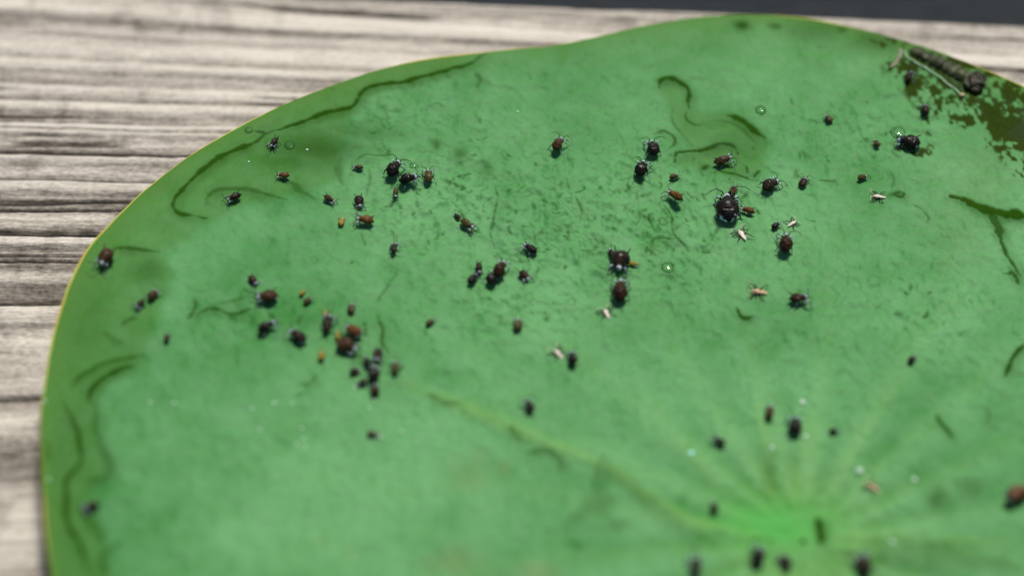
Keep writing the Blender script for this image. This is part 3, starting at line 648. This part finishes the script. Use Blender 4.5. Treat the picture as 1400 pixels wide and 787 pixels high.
WET, LINE, CORNERW = wet_raster()
def zone_raster():
    X, Y = np.meshgrid(GX0 + np.arange(NX) * GS, GY0 + np.arange(NY) * GS)
    g = np.zeros_like(X)
    for x, y, rx, ry, n in CRINKLES: g = np.maximum(g, min(1, n / 30) * np.exp(-(((X - x) / rx) ** 2 + ((Y - y) / ry) ** 2) * .7))
    wx = X + 1.5 * (fbm(X / 4, Y / 4, 83, 3) - .5); wy = Y + 1.5 * (fbm(X / 4, Y / 4, 93, 3) - .5)
    s = np.zeros_like(X)
    for poly in SMOOTH_ZONES: s = np.maximum(s, inside_poly(wx, wy, [tuple(p) for p in spline(list(poly) + [poly[0]], 1.2)]).astype(float))
    for ax in (0, 1):                                          # soften the zone's edge by about half a millimetre
        k = 5; s = sum(np.roll(s, d, ax) for d in range(-k, k + 1)) / (2 * k + 1)
    return np.clip(.38 + .9 * g, 0, 1) * (1 - .8 * s), s

def inside_poly(x, y, poly):
    c = np.zeros(x.shape, bool); n = len(poly)
    for i in range(n):
        (x1, y1), (x2, y2) = poly[i], poly[(i + 1) % n]
        if y1 == y2: continue
        c ^= ((y1 > y) != (y2 > y)) & (x < (x2 - x1) * (y - y1) / (y2 - y1) + x1)
    return c
ROUGH, SMOOTHZ = zone_raster()
LIP = LINE.copy()
for ax in (0, 1):
    for _ in range(2): LIP = sum(np.roll(LIP, d, ax) for d in range(-2, 3)) / 5
MAINV = np.zeros_like(LINE)
for w, st, pts in MAIN_VEINS: stroke(MAINV, pts, w, st)
for ax in (0, 1):
    for _ in range(2): MAINV = sum(np.roll(MAINV, d, ax) for d in range(-3, 4)) / 7

def relief(x, y):
    """Fine relief of the upper face on top of leaf_height."""
    z = 0.24 * (fbm(x / 6, y / 6, 121, 3) - .5) + .20 * (fbm(x / 1.7, y / 1.7, 131, 3) - .5)
    rough = sample(ROUGH, x, y)
    ridg = 1 - np.abs(2 * fbm(x / 1.5 + .4 * fbm(x / 2, y / 2, 133, 2), y / 2.0, 135, 3) - 1)
    z = z + rough * (.54 * (ridg - .6) + .38 * (fbm(x / 1.0, y / 1.0, 137, 2) - .5))
    z = z + .20 * sample(LIP, x, y) - .14 * sample(LINE, x, y)
    return z

def surface_z(x, y):
    x = np.asarray(x, float); y = np.asarray(y, float)
    return leaf_height(x, y) + relief(x, y)

leaf = link('lotus_leaf', None)
leaf.location = (0, 0, 0)
tag(leaf, 'round wet green lotus leaf with a thin yellow rim, lying on the deck board', 'leaf')

def vein_field(x, y):
    r = np.hypot(x, y); t = np.arctan2(y, x)
    tw = t + .05 * (fbm(r / 14, t * 2 + 9, 141, 2) - .5) * 2
    n = 20; k = (tw / (2 * math.pi) * n) % 1.0 - .5
    d = np.abs(k) / n * 2 * math.pi * np.maximum(r, 1.0)
    w = .55 + 1.1 * np.exp(-r / 25)
    v = np.exp(-(d / w) ** 2) * (.06 + .6 * np.exp(-r / 13)) * smooth(1, 6, r)
    return np.clip(v + .6 * np.exp(-(r / 5.5) ** 2), 0, 1)

def build_blade():
    fine = np.linspace(-16, 200, 1350); coarse = np.linspace(200, 344, 90)[1:]
    ang = np.concatenate([fine, coarse]); ang[-1] = 344
    q = np.concatenate([np.linspace(0.004, .12, 40), np.linspace(.12, 1, 420)[1:]])
    A, Q = np.meshgrid(ang, q)
    Rr = R_OUT(A) * Q
    x = Rr * np.cos(np.radians(A)); y = Rr * np.sin(np.radians(A))
    z = leaf_height(x, y) + relief(x, y) * np.clip((1 - Q) * 40, 0, 1)
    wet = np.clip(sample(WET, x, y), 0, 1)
    v = vein_field(x, y)
    mv = sample(MAINV, x, y)
    z = z + .04 * v * smooth(0, 8, Rr) + .30 * mv
    v = np.clip(v + mv, 0, 1)
    d_edge = R_OUT(A) * (1 - Q)
    # towards the rim the waxy coat thins out
    am = (A + 360) % 360
    band = .55 * np.exp(-d_edge / 2.2) + .35 * np.exp(-d_edge / 6.0) * smooth(112, 92, am) * smooth(30, 60, am)
    olive = np.clip(band + .30 * smooth(.55, .75, fbm(x / 7, y / 7, 151, 3)) * 0 , 0, .9)
    tone = .5 + 1.25 * (fbm(x / 14, y / 14, 161, 5) - .5) + .5 * (fbm(x / 2.5, y / 2.5, 171, 3) - .5)
    t = np.arctan2(y, x)
    tone = tone + .28 * (vnoise(t * 9 + 40, Rr / 60, 181) - .5) * smooth(8, 25, Rr)
    tone = tone - .20 * np.exp(-d_edge / 9) * smooth(95, 130, am)
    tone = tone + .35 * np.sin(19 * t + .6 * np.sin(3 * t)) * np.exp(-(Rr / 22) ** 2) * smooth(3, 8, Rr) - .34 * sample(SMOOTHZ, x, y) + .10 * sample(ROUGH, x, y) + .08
    olive = np.clip(olive + .36 * sample(SMOOTHZ, x, y), 0, .9)
    corner = np.clip(sample(CORNERW, x, y), 0, 1)
    hub = np.exp(-((x + 2.5) / 6.0) ** 2 - ((y - 2.0) / 3.2) ** 2)
    rust = np.zeros_like(x)
    for bx, by, rx, ry, s in RUST_PATCHES: rust = np.maximum(rust, s * np.exp(-(((x - bx) / rx) ** 2 + ((y - by) / ry) ** 2)))
    rust = .4 * rust * (.4 + 1.2 * fbm(x / 2, y / 2, 191, 3))
    P = np.stack([x, y, z], -1)
    # underside: same outline, 0.45 mm lower, coarser across
    sel = [0, 40, 120, 220, 320, 400, len(q) - 1][::-1]
    U = P[sel].copy(); U[..., 2] -= .45
    P = np.concatenate([P, U], 0)
    f = lambda a: np.concatenate([a, a[sel]], 0)
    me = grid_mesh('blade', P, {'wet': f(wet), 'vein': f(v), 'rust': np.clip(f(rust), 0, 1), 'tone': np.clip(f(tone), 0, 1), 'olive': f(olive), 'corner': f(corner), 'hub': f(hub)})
    link('blade', me, LEAF, leaf)
    # yellow rim bead along the margin
    a = np.linspace(0, 360, 900, endpoint=False); R0 = R_OUT(a)
    px, py = R0 * np.cos(np.radians(a)), R0 * np.sin(np.radians(a)); pz = leaf_height(px, py) - .16
    rad = .14 + .07 * (vnoise(a / 6, a * 0, 201) - .5)
    k = np.linspace(0, 2 * math.pi, 9)
    ox, oy = np.cos(np.radians(a)), np.sin(np.radians(a))
    RP = np.stack([px[None] + np.cos(k)[:, None] * rad * ox, py[None] + np.cos(k)[:, None] * rad * oy, pz[None] + np.sin(k)[:, None] * rad * 1.3], -1)
    link('rim', grid_mesh('rim', RP, closed=True, flip=True), RIM, leaf)
build_blade()

# ------------------------------------------------------------------ water films and droplets
def build_film(label, poly):
    poly = [tuple(p) for p in spline(list(poly) + [poly[0]], .8)]
    xs = [p[0] for p in poly]; ys = [p[1] for p in poly]; g = .3
    X, Y = np.meshgrid(np.arange(min(xs), max(xs) + g, g), np.arange(min(ys), max(ys) + g, g))
    m = inside_poly(X, Y, poly)
    pa = np.array(poly); pb = np.roll(pa, -1, 0)
    D = np.full(X.shape, 9e9)
    for a, b in zip(pa, pb):
        ab = b - a; l2 = max(ab @ ab, 1e-9); t = np.clip(((X - a[0]) * ab[0] + (Y - a[1]) * ab[1]) / l2, 0, 1)
        D = np.minimum(D, np.hypot(X - a[0] - t * ab[0], Y - a[1] - t * ab[1]))
    D = np.where(m, D, -D)
    Z = leaf_height(X, Y) + .05
    Z = Z - .10 + .15 * smooth(-.3, 3.6, D)
    keep = D > -g * 1.2
    r, c = X.shape; idx = -np.ones(r * c, int); kk = np.flatnonzero(keep.reshape(-1)); idx[kk] = np.arange(len(kk)); I = idx.reshape(r, c)
    q = np.stack([I[:-1, :-1], I[:-1, 1:], I[1:, 1:], I[1:, :-1]], -1).reshape(-1, 4); q = q[(q >= 0).all(1)]
    V = np.stack([X, Y, Z], -1).reshape(-1, 3)[kk] * MM
    me = bpy.data.meshes.new('water_film'); me.from_pydata(V.tolist(), [], q.tolist()); me.polygons.foreach_set('use_smooth', np.ones(len(q), bool)); me.update()
    tag(link('water_film', me, WATER), label, 'water film', 'water films on the leaf')
for lab, poly in FILMS: build_film(lab, poly)

def dome_mesh():
    bm = bmesh.new(); bmesh.ops.create_uvsphere(bm, u_segments=20, v_segments=12, radius=1.0)
    bmesh.ops.delete(bm, geom=[v for v in bm.verts if v.co.z < -.15], context='VERTS')
    me = bpy.data.meshes.new('water_droplet'); bm.to_mesh(me); bm.free()
    for p in me.polygons: p.use_smooth = True
    me.materials.append(WATER); return me
DOME = dome_mesh()
DROPS = [
    (0, 'single clear round droplet between the wet swirl and the wet corner'),
    (1, 'clear droplet beside the small dark aphid under the long wet crease'),
    (3, 'clear droplet above the touching pair of black aphids'),
    (5, 'clear droplet touching the head of the round black aphid at the wet corner'),
    (7, 'clear oval droplet between the pale-rimmed aphid and the orange shed skin'),
    (15, 'clear droplet lying between the rim and the long wet crease'),
]
for i, lab in DROPS:
    x, y, r, s = RINGS[i]
    o = link('water_droplet', DOME); o.scale = (r * MM, r * 1.15 * MM, r * .42 * MM)
    o.location = Vector((x, y, float(surface_z(x, y)))) * MM
    tag(o, lab, 'droplet', 'droplets on the leaf')

# ------------------------------------------------------------------ aphids
def body_profile(kind):
    """(x, half width, half height, z) stations from tail to head; unit body length."""
    P = {
        0: [(-.50, .015, .012, .20), (-.46, .06, .05, .205), (-.38, .17, .14, .22), (-.25, .26, .21, .25), (-.10, .29, .235, .27), (.05, .265, .215, .265), (.17, .21, .175, .25), (.25, .185, .15, .245), (.33, .165, .135, .24), (.38, .135, .115, .235), (.43, .13, .11, .23), (.48, .085, .075, .22), (.505, .02, .02, .215)],
        1: [(-.50, .015, .012, .19), (-.46, .05, .04, .195), (-.38, .14, .115, .21), (-.25, .215, .175, .235), (-.10, .245, .20, .25), (.05, .225, .185, .25), (.17, .185, .155, .24), (.25, .165, .14, .235), (.33, .15, .125, .23), (.38, .125, .105, .225), (.43, .125, .105, .22), (.48, .085, .07, .21), (.505, .02, .02, .205)],
        2: [(-.50, .012, .01, .19), (-.45, .05, .04, .20), (-.36, .11, .09, .215), (-.22, .165, .14, .23), (-.06, .185, .155, .24), (.08, .175, .145, .24), (.18, .15, .13, .235), (.26, .14, .12, .23), (.33, .135, .115, .225), (.385, .11, .095, .22), (.43, .115, .095, .215), (.48, .075, .065, .205), (.505, .02, .02, .20)],
        3: [(-.50, .02, .02, .21), (-.46, .09, .07, .215), (-.37, .19, .155, .23), (-.24, .255, .205, .25), (-.08, .275, .225, .26), (.07, .26, .21, .255), (.18, .225, .18, .245), (.26, .205, .165, .24), (.33, .19, .15, .235), (.385, .165, .13, .23), (.43, .16, .125, .225), (.48, .10, .085, .215), (.505, .02, .02, .21)],
        5: [(-.50, .02, .02, .21), (-.47, .11, .08, .215), (-.39, .22, .17, .23), (-.26, .30, .225, .255), (-.10, .325, .245, .275), (.05, .295, .23, .27), (.17, .24, .195, .255), (.25, .20, .165, .245), (.33, .17, .14, .24), (.385, .14, .125, .235), (.43, .145, .12, .23), (.48, .095, .08, .22), (.505, .02, .02, .215)],
        4: [(-.36, .015, .012, .06), (-.31, .05, .02, .07), (-.22, .085, .032, .08), (-.10, .11, .045, .10), (.02, .12, .055, .12), (.12, .125, .07, .14), (.20, .125, .075, .15), (.27, .11, .075, .155), (.33, .085, .07, .155), (.38, .095, .075, .155), (.43, .065, .05, .15), (.46, .02, .02, .145)],
    }
    return P[kind]

def leg_paths(kind, r):
    """Hip, knee, ankle, toe for the six legs."""
    out = []
    spec = [(.27, .62, .40), (.17, .30, .62), (.05, -.60, .66)]
    for hx, sx, reach in spec:
        for s in (-1, 1):
            j = lambda k: r.uniform(-k, k)
            if kind == 4:
                a = (hx, s * .09, .15); k = (hx + sx * .22 + j(.06), s * (.27 + j(.05)), .22); t = (hx + sx * .56 + j(.10), s * (.50 + j(.07)), .012)
            else:
                tuck = .74 if kind in (3, 5) else 1.0
                w = .10 if kind != 5 else .13
                a = (hx, s * w, .27)
                k = (hx + sx * .24 * tuck + j(.03), s * (w + .15 * tuck + j(.03)), .33 + j(.03))
                t = (hx + sx * .60 * tuck + j(.06), s * (w + (.16 + .18 * reach) * tuck + j(.04)), .016)
            toe = (t[0] + .06 * (1 if sx > 0 else -1), t[1] + s * .045, .014)
            out.append([a, k, t, toe])
    return out

LIFT = {0: .09, 1: .10, 2: .10, 3: .07, 5: .06, 4: .0}
def make_body(kind, seed):
    r = random.Random(seed)
    st = body_profile(kind)
    bm = bmesh.new(); n = 18; rings = []
    X = np.array([p[0] for p in st]); fine = np.linspace(X[0], X[-1], 46)
    C = [np.interp(fine, X, [p[k] for p in st]) for k in (1, 2, 3)]
    bend = r.uniform(-.10, .10)
    for i, x in enumerate(fine):
        w, h, z = (c[i] for c in C); z += LIFT[kind]
        w *= 1 - .34 * float(smooth(.03, .34, x)); h *= 1 - .20 * float(smooth(.03, .34, x))
        seg = 1 - .016 * (math.cos((x + .5) * 2 * math.pi * 10) > .3) * (x < .3) * (x > -.46)
        if .345 < x < .37: seg = .93
        y0 = bend * (x * x) * 1.6
        ring = []
        for k in range(n):
            a = 2 * math.pi * k / n
            hz = h * (1.0 if math.sin(a) > 0 else .82)
            seg2 = 1 + (.5 if kind == 4 else .22) * (float(vnoise(np.array([x * 9 + seed]), np.array([math.cos(a) * 2.2 + math.sin(a) * 1.7 + seed]), 231)[0]) - .5)
            ring.append(bm.verts.new((x, y0 + w * seg * seg2 * math.cos(a), z + hz * seg * seg2 * math.sin(a))))
        rings.append(ring)
    for a, b in zip(rings[:-1], rings[1:]):
        for k in range(n): bm.faces.new((a[k], a[(k + 1) % n], b[(k + 1) % n], b[k]))
    bm.faces.new(rings[0]); bm.faces.new(rings[-1][::-1])
    fat = .031 if kind != 4 else .034
    for hip, knee, ank, toe in leg_paths(kind, r):
        add_tube(bm, [Vector(hip) * .9 + Vector((0, 0, .01)), hip, Vector(hip).lerp(Vector(knee), .5), knee, Vector(knee).lerp(Vector(ank), .5), ank, toe],
                 [fat * 1.2, fat * 1.25, fat * 1.35, fat * 1.05, fat * .85, fat * .75, fat * .7], 7, True, 1.0)
    bmesh.ops.recalc_face_normals(bm, faces=bm.faces)
    me = bpy.data.meshes.new('body_source'); bm.to_mesh(me); bm.free()
    # fuse trunk and legs into one skin
    o = bpy.data.objects.new('body_source', me); COL.objects.link(o)
    rm = o.modifiers.new('fuse', 'REMESH'); rm.mode = 'VOXEL'; rm.voxel_size = .015; rm.use_smooth_shade = True
    sm = o.modifiers.new('soften', 'SMOOTH'); sm.factor = .5; sm.iterations = 2
    dg = bpy.context.evaluated_depsgraph_get()
    out = bpy.data.meshes.new_from_object(o.evaluated_get(dg))
    bpy.data.objects.remove(o); bpy.data.meshes.remove(me)
    out.name = 'aphid_body'
    co = np.empty(len(out.vertices) * 3, np.float32); out.vertices.foreach_get('co', co); co = co.reshape(-1, 3)
    w = np.interp(co[:, 0], X, [p[1] for p in st]); h = np.interp(co[:, 0], X, [p[2] for p in st]); z = np.interp(co[:, 0], X, [p[3] for p in st]) + LIFT[kind]
    y0 = bend * co[:, 0] ** 2 * 1.6
    e = np.sqrt(((co[:, 1] - y0) / np.maximum(w, .02)) ** 2 + ((co[:, 2] - z) / np.maximum(h, .02)) ** 2)
    limb = smooth(1.15, 1.4, e) * (np.abs(co[:, 0]) < 2)
    inx = (co[:, 0] > -.5) & (co[:, 0] < .5)
    limb = np.where(inx, limb, np.where(np.hypot(co[:, 1], co[:, 2] - .2) > .08, 1, 0))
    low = smooth(.27, .17, co[:, 2])
    head = smooth(.30, .42, co[:, 0])
    wax_glint = np.clip(.75 * head * (1 - limb) + .55 * limb * smooth(.0, .2, np.abs(co[:, 1])) + .30 * low * (1 - limb), 0, 1)  # bluish glints painted on head and legs, pale waxy marks besides
    if kind == 5: wax_glint = np.maximum(wax_glint, .9 * smooth(-.30, -.36, co[:, 0]) * smooth(.62, .75, np.abs(co[:, 1]) / np.maximum(w, .05)) * (1 - limb))
    for nme, v in (('limb', limb), ('wax_glint', wax_glint * (1 - limb) if kind == 4 else wax_glint)):
        a = out.attributes.new(nme, 'FLOAT', 'POINT'); a.data.foreach_set('value', v.astype(np.float32))
    out.materials.clear(); out.materials.append(BUG['dark'])
    for p in out.polygons: p.use_smooth = True
    return out

def mesh_of(name, fn, mat):
    bm = bmesh.new(); fn(bm); bmesh.ops.recalc_face_normals(bm, faces=bm.faces)
    me = bpy.data.meshes.new(name); bm.to_mesh(me); bm.free()
    for p in me.polygons: p.use_smooth = True
    me.materials.append(mat); return me

PROTO = {}
for kind, seed in ((0, 1), (1, 2), (2, 3), (3, 4), (5, 6), (4, 5)):
    r = random.Random(seed * 13)
    variants = [make_body(kind, seed * 10 + k) for k in range(5 if kind in (0, 1, 3) else 3)]
    z = .20 if kind == 4 else .27 + LIFT[kind]
    ant = []
    for s in (-1, 1):
        j = [r.uniform(-.07, .07) for _ in range(4)]
        p = [(.44, s * .07, z - .02), (.52, s * .13, z + .06), (.62 + j[0], s * (.28 + j[1]), z + .10), (.60 + j[2], s * (.48 + j[3]), z + .05), (.52 + j[2], s * (.62 + j[3]), z - .02)]
        if kind == 2: p = [(.44, s * .06, z - .02), (.54, s * .08, z + .10), (.72, s * .10, z + .20), (.90, s * .12, z + .26), (1.04, s * .13, z + .28)]
        ant.append(mesh_of('antenna', lambda bm, p=p: add_tube(bm, p, [.018, .017, .014, .011, .007], 6, True, 1.0), BUG['dark']))
    wv = {0: .20, 1: .17, 2: .12, 3: .19, 5: .25, 4: 0}[kind]
    cor = []
    if kind != 4:
        for s in (-1, 1):
            q = LIFT[kind]; p = [(-.28, s * wv * .75, .36 + q), (-.36, s * wv * .95, .42 + q), (-.44, s * wv * 1.05, .455 + q), (-.47, s * wv * 1.08, .465 + q)]
            cor.append(mesh_of('cornicle', lambda bm, p=p: add_tube(bm, p, [.030, .024, .020, .026], 8, True, 1.0), BUG['dark']))
    eyes = []
    for s in (-1, 1):
        def f(bm, s=s):
            bmesh.ops.create_uvsphere(bm, u_segments=8, v_segments=6, radius=.030)
            bmesh.ops.translate(bm, verts=bm.verts, vec=(.43, s * {0: .12, 1: .115, 2: .105, 3: .145, 5: .135, 4: .11}[kind], z - .02))
        eyes.append(mesh_of('eye', f, EYE))
    PROTO[kind] = (variants, ant, cor, eyes)

def tilt_basis(x, y, heading, roll=0, pitch=0):
    """Rotation that seats a thing on the leaf at (x, y) with its own x axis along heading."""
    e = 1.2
    n = Vector((-(leaf_height(x + e, y) - leaf_height(x - e, y)) / (2 * e), -(leaf_height(x, y + e) - leaf_height(x, y - e)) / (2 * e), 1)).normalized()
    f = Vector((math.cos(heading), math.sin(heading), 0)); f = (f - n * f.dot(n)).normalized(); l = n.cross(f)
    m = Matrix((f, l, n)).transposed()
    return (m @ Matrix.Rotation(pitch, 3, 'Y') @ Matrix.Rotation(roll, 3, 'X')).to_euler()

def own(o, mat):
    o.material_slots[0].link = 'OBJECT'; o.material_slots[0].material = mat

def place_bug(name, x, y, L, hd, kind, mat, label, cat, group, i):
    r = random.Random(i * 31 + 5)
    variants, ant, cor, eyes = PROTO[kind]
    root = link(name, None)
    root.location = Vector((x, y, float(surface_z(x, y)) + .02)) * MM
    root.rotation_euler = tilt_basis(x, y, math.radians(hd), r.uniform(-.24, .24) if kind != 4 else r.uniform(-.2, .2), r.uniform(-.16, .10))
    root.scale = (L * MM * r.uniform(.94, 1.04), L * MM * r.uniform(.84, 1.12), L * MM * r.uniform(.88, 1.10))
    tag(root, label, cat, group)
    b = link('body', variants[i % len(variants)], None, root); own(b, BUG[mat])
    for a in ant: own(link('antenna', a, None, root), BUG[mat])
    for c in cor: own(link('cornicle', c, None, root), BUG[mat])
    for e in eyes: link('eye', e, None, root)
    return root

for i, (x, y, L, hd, kind, mat, lab) in enumerate(APHIDS):
    place_bug('aphid', x, y, L, hd, kind, mat, lab, 'aphid', 'aphids scattered over the leaf', i)
for i, (x, y, L, hd, mat, lab) in enumerate(SKINS):
    place_bug('shed_skin', x, y, L, hd, 4, mat, lab, 'shed skin', 'shed aphid skins on the leaf', i)

# ------------------------------------------------------------------ larva, thread and twig at the upper margin
def build_larva():
    c = spline(LARVA, .09); n = len(c)
    root = link('larva', None)
    mid = c[n // 2]; base = Vector((mid[0], mid[1], float(surface_z(*mid))))
    root.location = base * MM
    tag(root, 'dark segmented larva with a swollen dark head, lying along the upper leaf rim', 'larva')
    u = np.linspace(0, 1, n)
    rad = .72 + .30 * u + .22 * np.sin(u * math.pi)
    seg = 1 - .30 * np.clip(np.cos(u * 2 * math.pi * 10.5) - .35, 0, 1) / .65
    rad = rad * seg * np.clip(u * 12, .15, 1) ** .6
    k = 18; P = np.zeros((n, k, 3))
    for i in range(n):
        d = c[min(i + 1, n - 1)] - c[max(i - 1, 0)]; d = d / np.linalg.norm(d); s = np.array([-d[1], d[0]])
        lump = 1 + .35 * (float(vnoise(np.array([i * .11]), np.array([1.5]), 241)[0]) - .5); zc = float(surface_z(*c[i])) + rad[i] * .02
        for j in range(k):
            a = 2 * math.pi * j / k
            P[i, j, :2] = c[i] + s * rad[i] * lump * math.cos(a); P[i, j, 2] = zc + rad[i] * .62 * math.sin(a) * (1 + .12 * math.cos(3 * a)) * lump + .12 * (float(vnoise(np.array([i * .3]), np.array([j * .9]), 243)[0]) - .5)
    P -= np.array(base)
    link('body', grid_mesh('body', P, closed=True), LARVA_M, root)
    def bulb(name, x, y, z, rx, ry, rz, ang, mat):
        bm = bmesh.new(); bmesh.ops.create_uvsphere(bm, u_segments=24, v_segments=16, radius=1)
        for v in bm.verts:
            v.co *= 1 + .14 * math.sin(v.co.x * 5 + v.co.y * 4) + .10 * math.sin(v.co.y * 9 - v.co.z * 6 + v.co.x * 3)
            v.co = Vector((v.co.x * rx, v.co.y * ry, v.co.z * rz))
        bmesh.ops.rotate(bm, verts=bm.verts, cent=(0, 0, 0), matrix=Matrix.Rotation(ang, 3, 'Z'))
        bmesh.ops.translate(bm, verts=bm.verts, vec=Vector((x, y, z)) - base); bmesh.ops.scale(bm, verts=bm.verts, vec=(MM,) * 3)
        me = bpy.data.meshes.new(name); bm.to_mesh(me); bm.free()
        for p in me.polygons: p.use_smooth = True
        return link(name, me, mat, root)
    e = c[int(n * .90)]; z = float(surface_z(*e))
    bulb('head', e[0], e[1] - .2, z + .35, 1.05, 1.35, .62, -.4, LARVA_H)
    bulb('mouth_lobe', e[0] - .25, e[1] - 1.6, z + .2, .70, .55, .40, .3, LARVA_H)
    bulb('mouth_lobe', e[0] - 1.15, e[1] - .75, z + .3, .5, .75, .4, .2, LARVA_M)
build_larva()

def strand(name, pts, rad, mat, parent=None, lift=.12):
    c = spline(pts, .15)
    me = tube_mesh(name, [(p[0], p[1], float(surface_z(*p)) + lift) for p in c], [rad * (.75 + .5 * float(vnoise(np.array([i * .35]), np.array([2.]), 211)[0])) for i in range(len(c))], 8)
    return link(name, me, mat, parent)
t = strand('thread', THREAD, .13, THREAD_M); tag(t, 'thin pale green thread with a pinkish knob, stretched beside the segmented larva', 'thread')
bm = bmesh.new(); bmesh.ops.create_icosphere(bm, subdivisions=2, radius=.28 * MM)
for v in bm.verts: v.co.x *= 1.3
bmesh.ops.translate(bm, verts=bm.verts, vec=Vector((*THREAD[-1], float(surface_z(*THREAD[-1])) + .2)) * MM)
me = bpy.data.meshes.new('knob'); bm.to_mesh(me); bm.free(); link('knob', me, KNOB_M, t)
tag(strand('twig_fragment', ROD, .20, ROD_M, lift=.14), 'short tan curved twig fragment at the tail end of the larva', 'twig')

# ------------------------------------------------------------------ pale flakes
def flake_mesh(seed):
    r = random.Random(seed); bm = bmesh.new(); bmesh.ops.create_icosphere(bm, subdivisions=2, radius=1)
    for v in bm.verts:
        v.co *= r.uniform(.8, 1.15); v.co.z *= .45
    me = bpy.data.meshes.new('flake'); bm.to_mesh(me); bm.free()
    for p in me.polygons: p.use_smooth = True
    me.materials.append(FLECK); return me
FM = [flake_mesh(k) for k in range(4)]
def flake(x, y, d, i, label, group, mat=None, lift=.0):
    o = link('flake', FM[i % 4]); s = d * .42 * MM
    o.scale = (s, s, s); o.rotation_euler = (0, 0, i * 1.3); o.location = Vector((x, y, float(surface_z(x, y)) + d * .1 + lift)) * MM
    if mat: own(o, mat)
    tag(o, label, 'flake', group)
FLAKE_LABELS = {
    0: 'single cream flake above and left of the solitary brown aphid', 1: 'round white flake touching the bottom of the tight dark clump of aphids',
    3: 'pale flake just below the tight dark clump, upper of a pair', 4: 'pale flake just below the tight dark clump, lower of a pair',
    9: 'pale flake between the long wet crease and the small orange-brown aphid', 10: 'pale flake inside the bend of the long wet crease',
    11: 'tiny white speck above the cream shed skin with spread black legs', 12: 'white flake above the blurred black aphid near the leaf hub',
    13: 'white flake below the blurred black aphid near the leaf hub', 14: 'tiny white speck beside the cream shed skin, on its head side',
    19: 'blurred pale flake farthest out beside the leaf hub, past the pinkish shed skin', 20: 'blurred pale flake above the pinkish shed skin by the leaf hub',
    21: 'blurred pale flake on the olive vein beside the leaf hub', 23: 'pale flake beside the lone blurred brown nymph, touching side',
    24: 'pale flake a little away from the lone blurred brown nymph', 25: 'blurred pale flake below the smaller of two aphids above the leaf hub'}
for i, (x, y, d) in enumerate(FLECKS):
    flake(x, y, d, i, FLAKE_LABELS.get(i, 'faint pale flake in the dusty patch between the side film and the brown nymph'), 'pale flakes on the leaf' if i in FLAKE_LABELS else 'faint flakes of the dusty patch')
flake(*GLINT_FLECK, 2, 'flake with a painted turquoise glint beside a blurred dark aphid', 'pale flakes on the leaf', FLECK_GLINT)
for i, (x, y, d) in enumerate(RIM_FLECKS):
    lab = ['pale crumb stuck on the side rim of the leaf, upper of the touching two', 'pale crumb stuck on the side rim of the leaf, lower of the touching two', 'pale crumb stuck alone low on the side rim of the leaf', 'grey crumb stuck on the far rim of the leaf near the dark board'][i]
    flake(x, y, d, i, lab, 'crumbs on the rim', None)
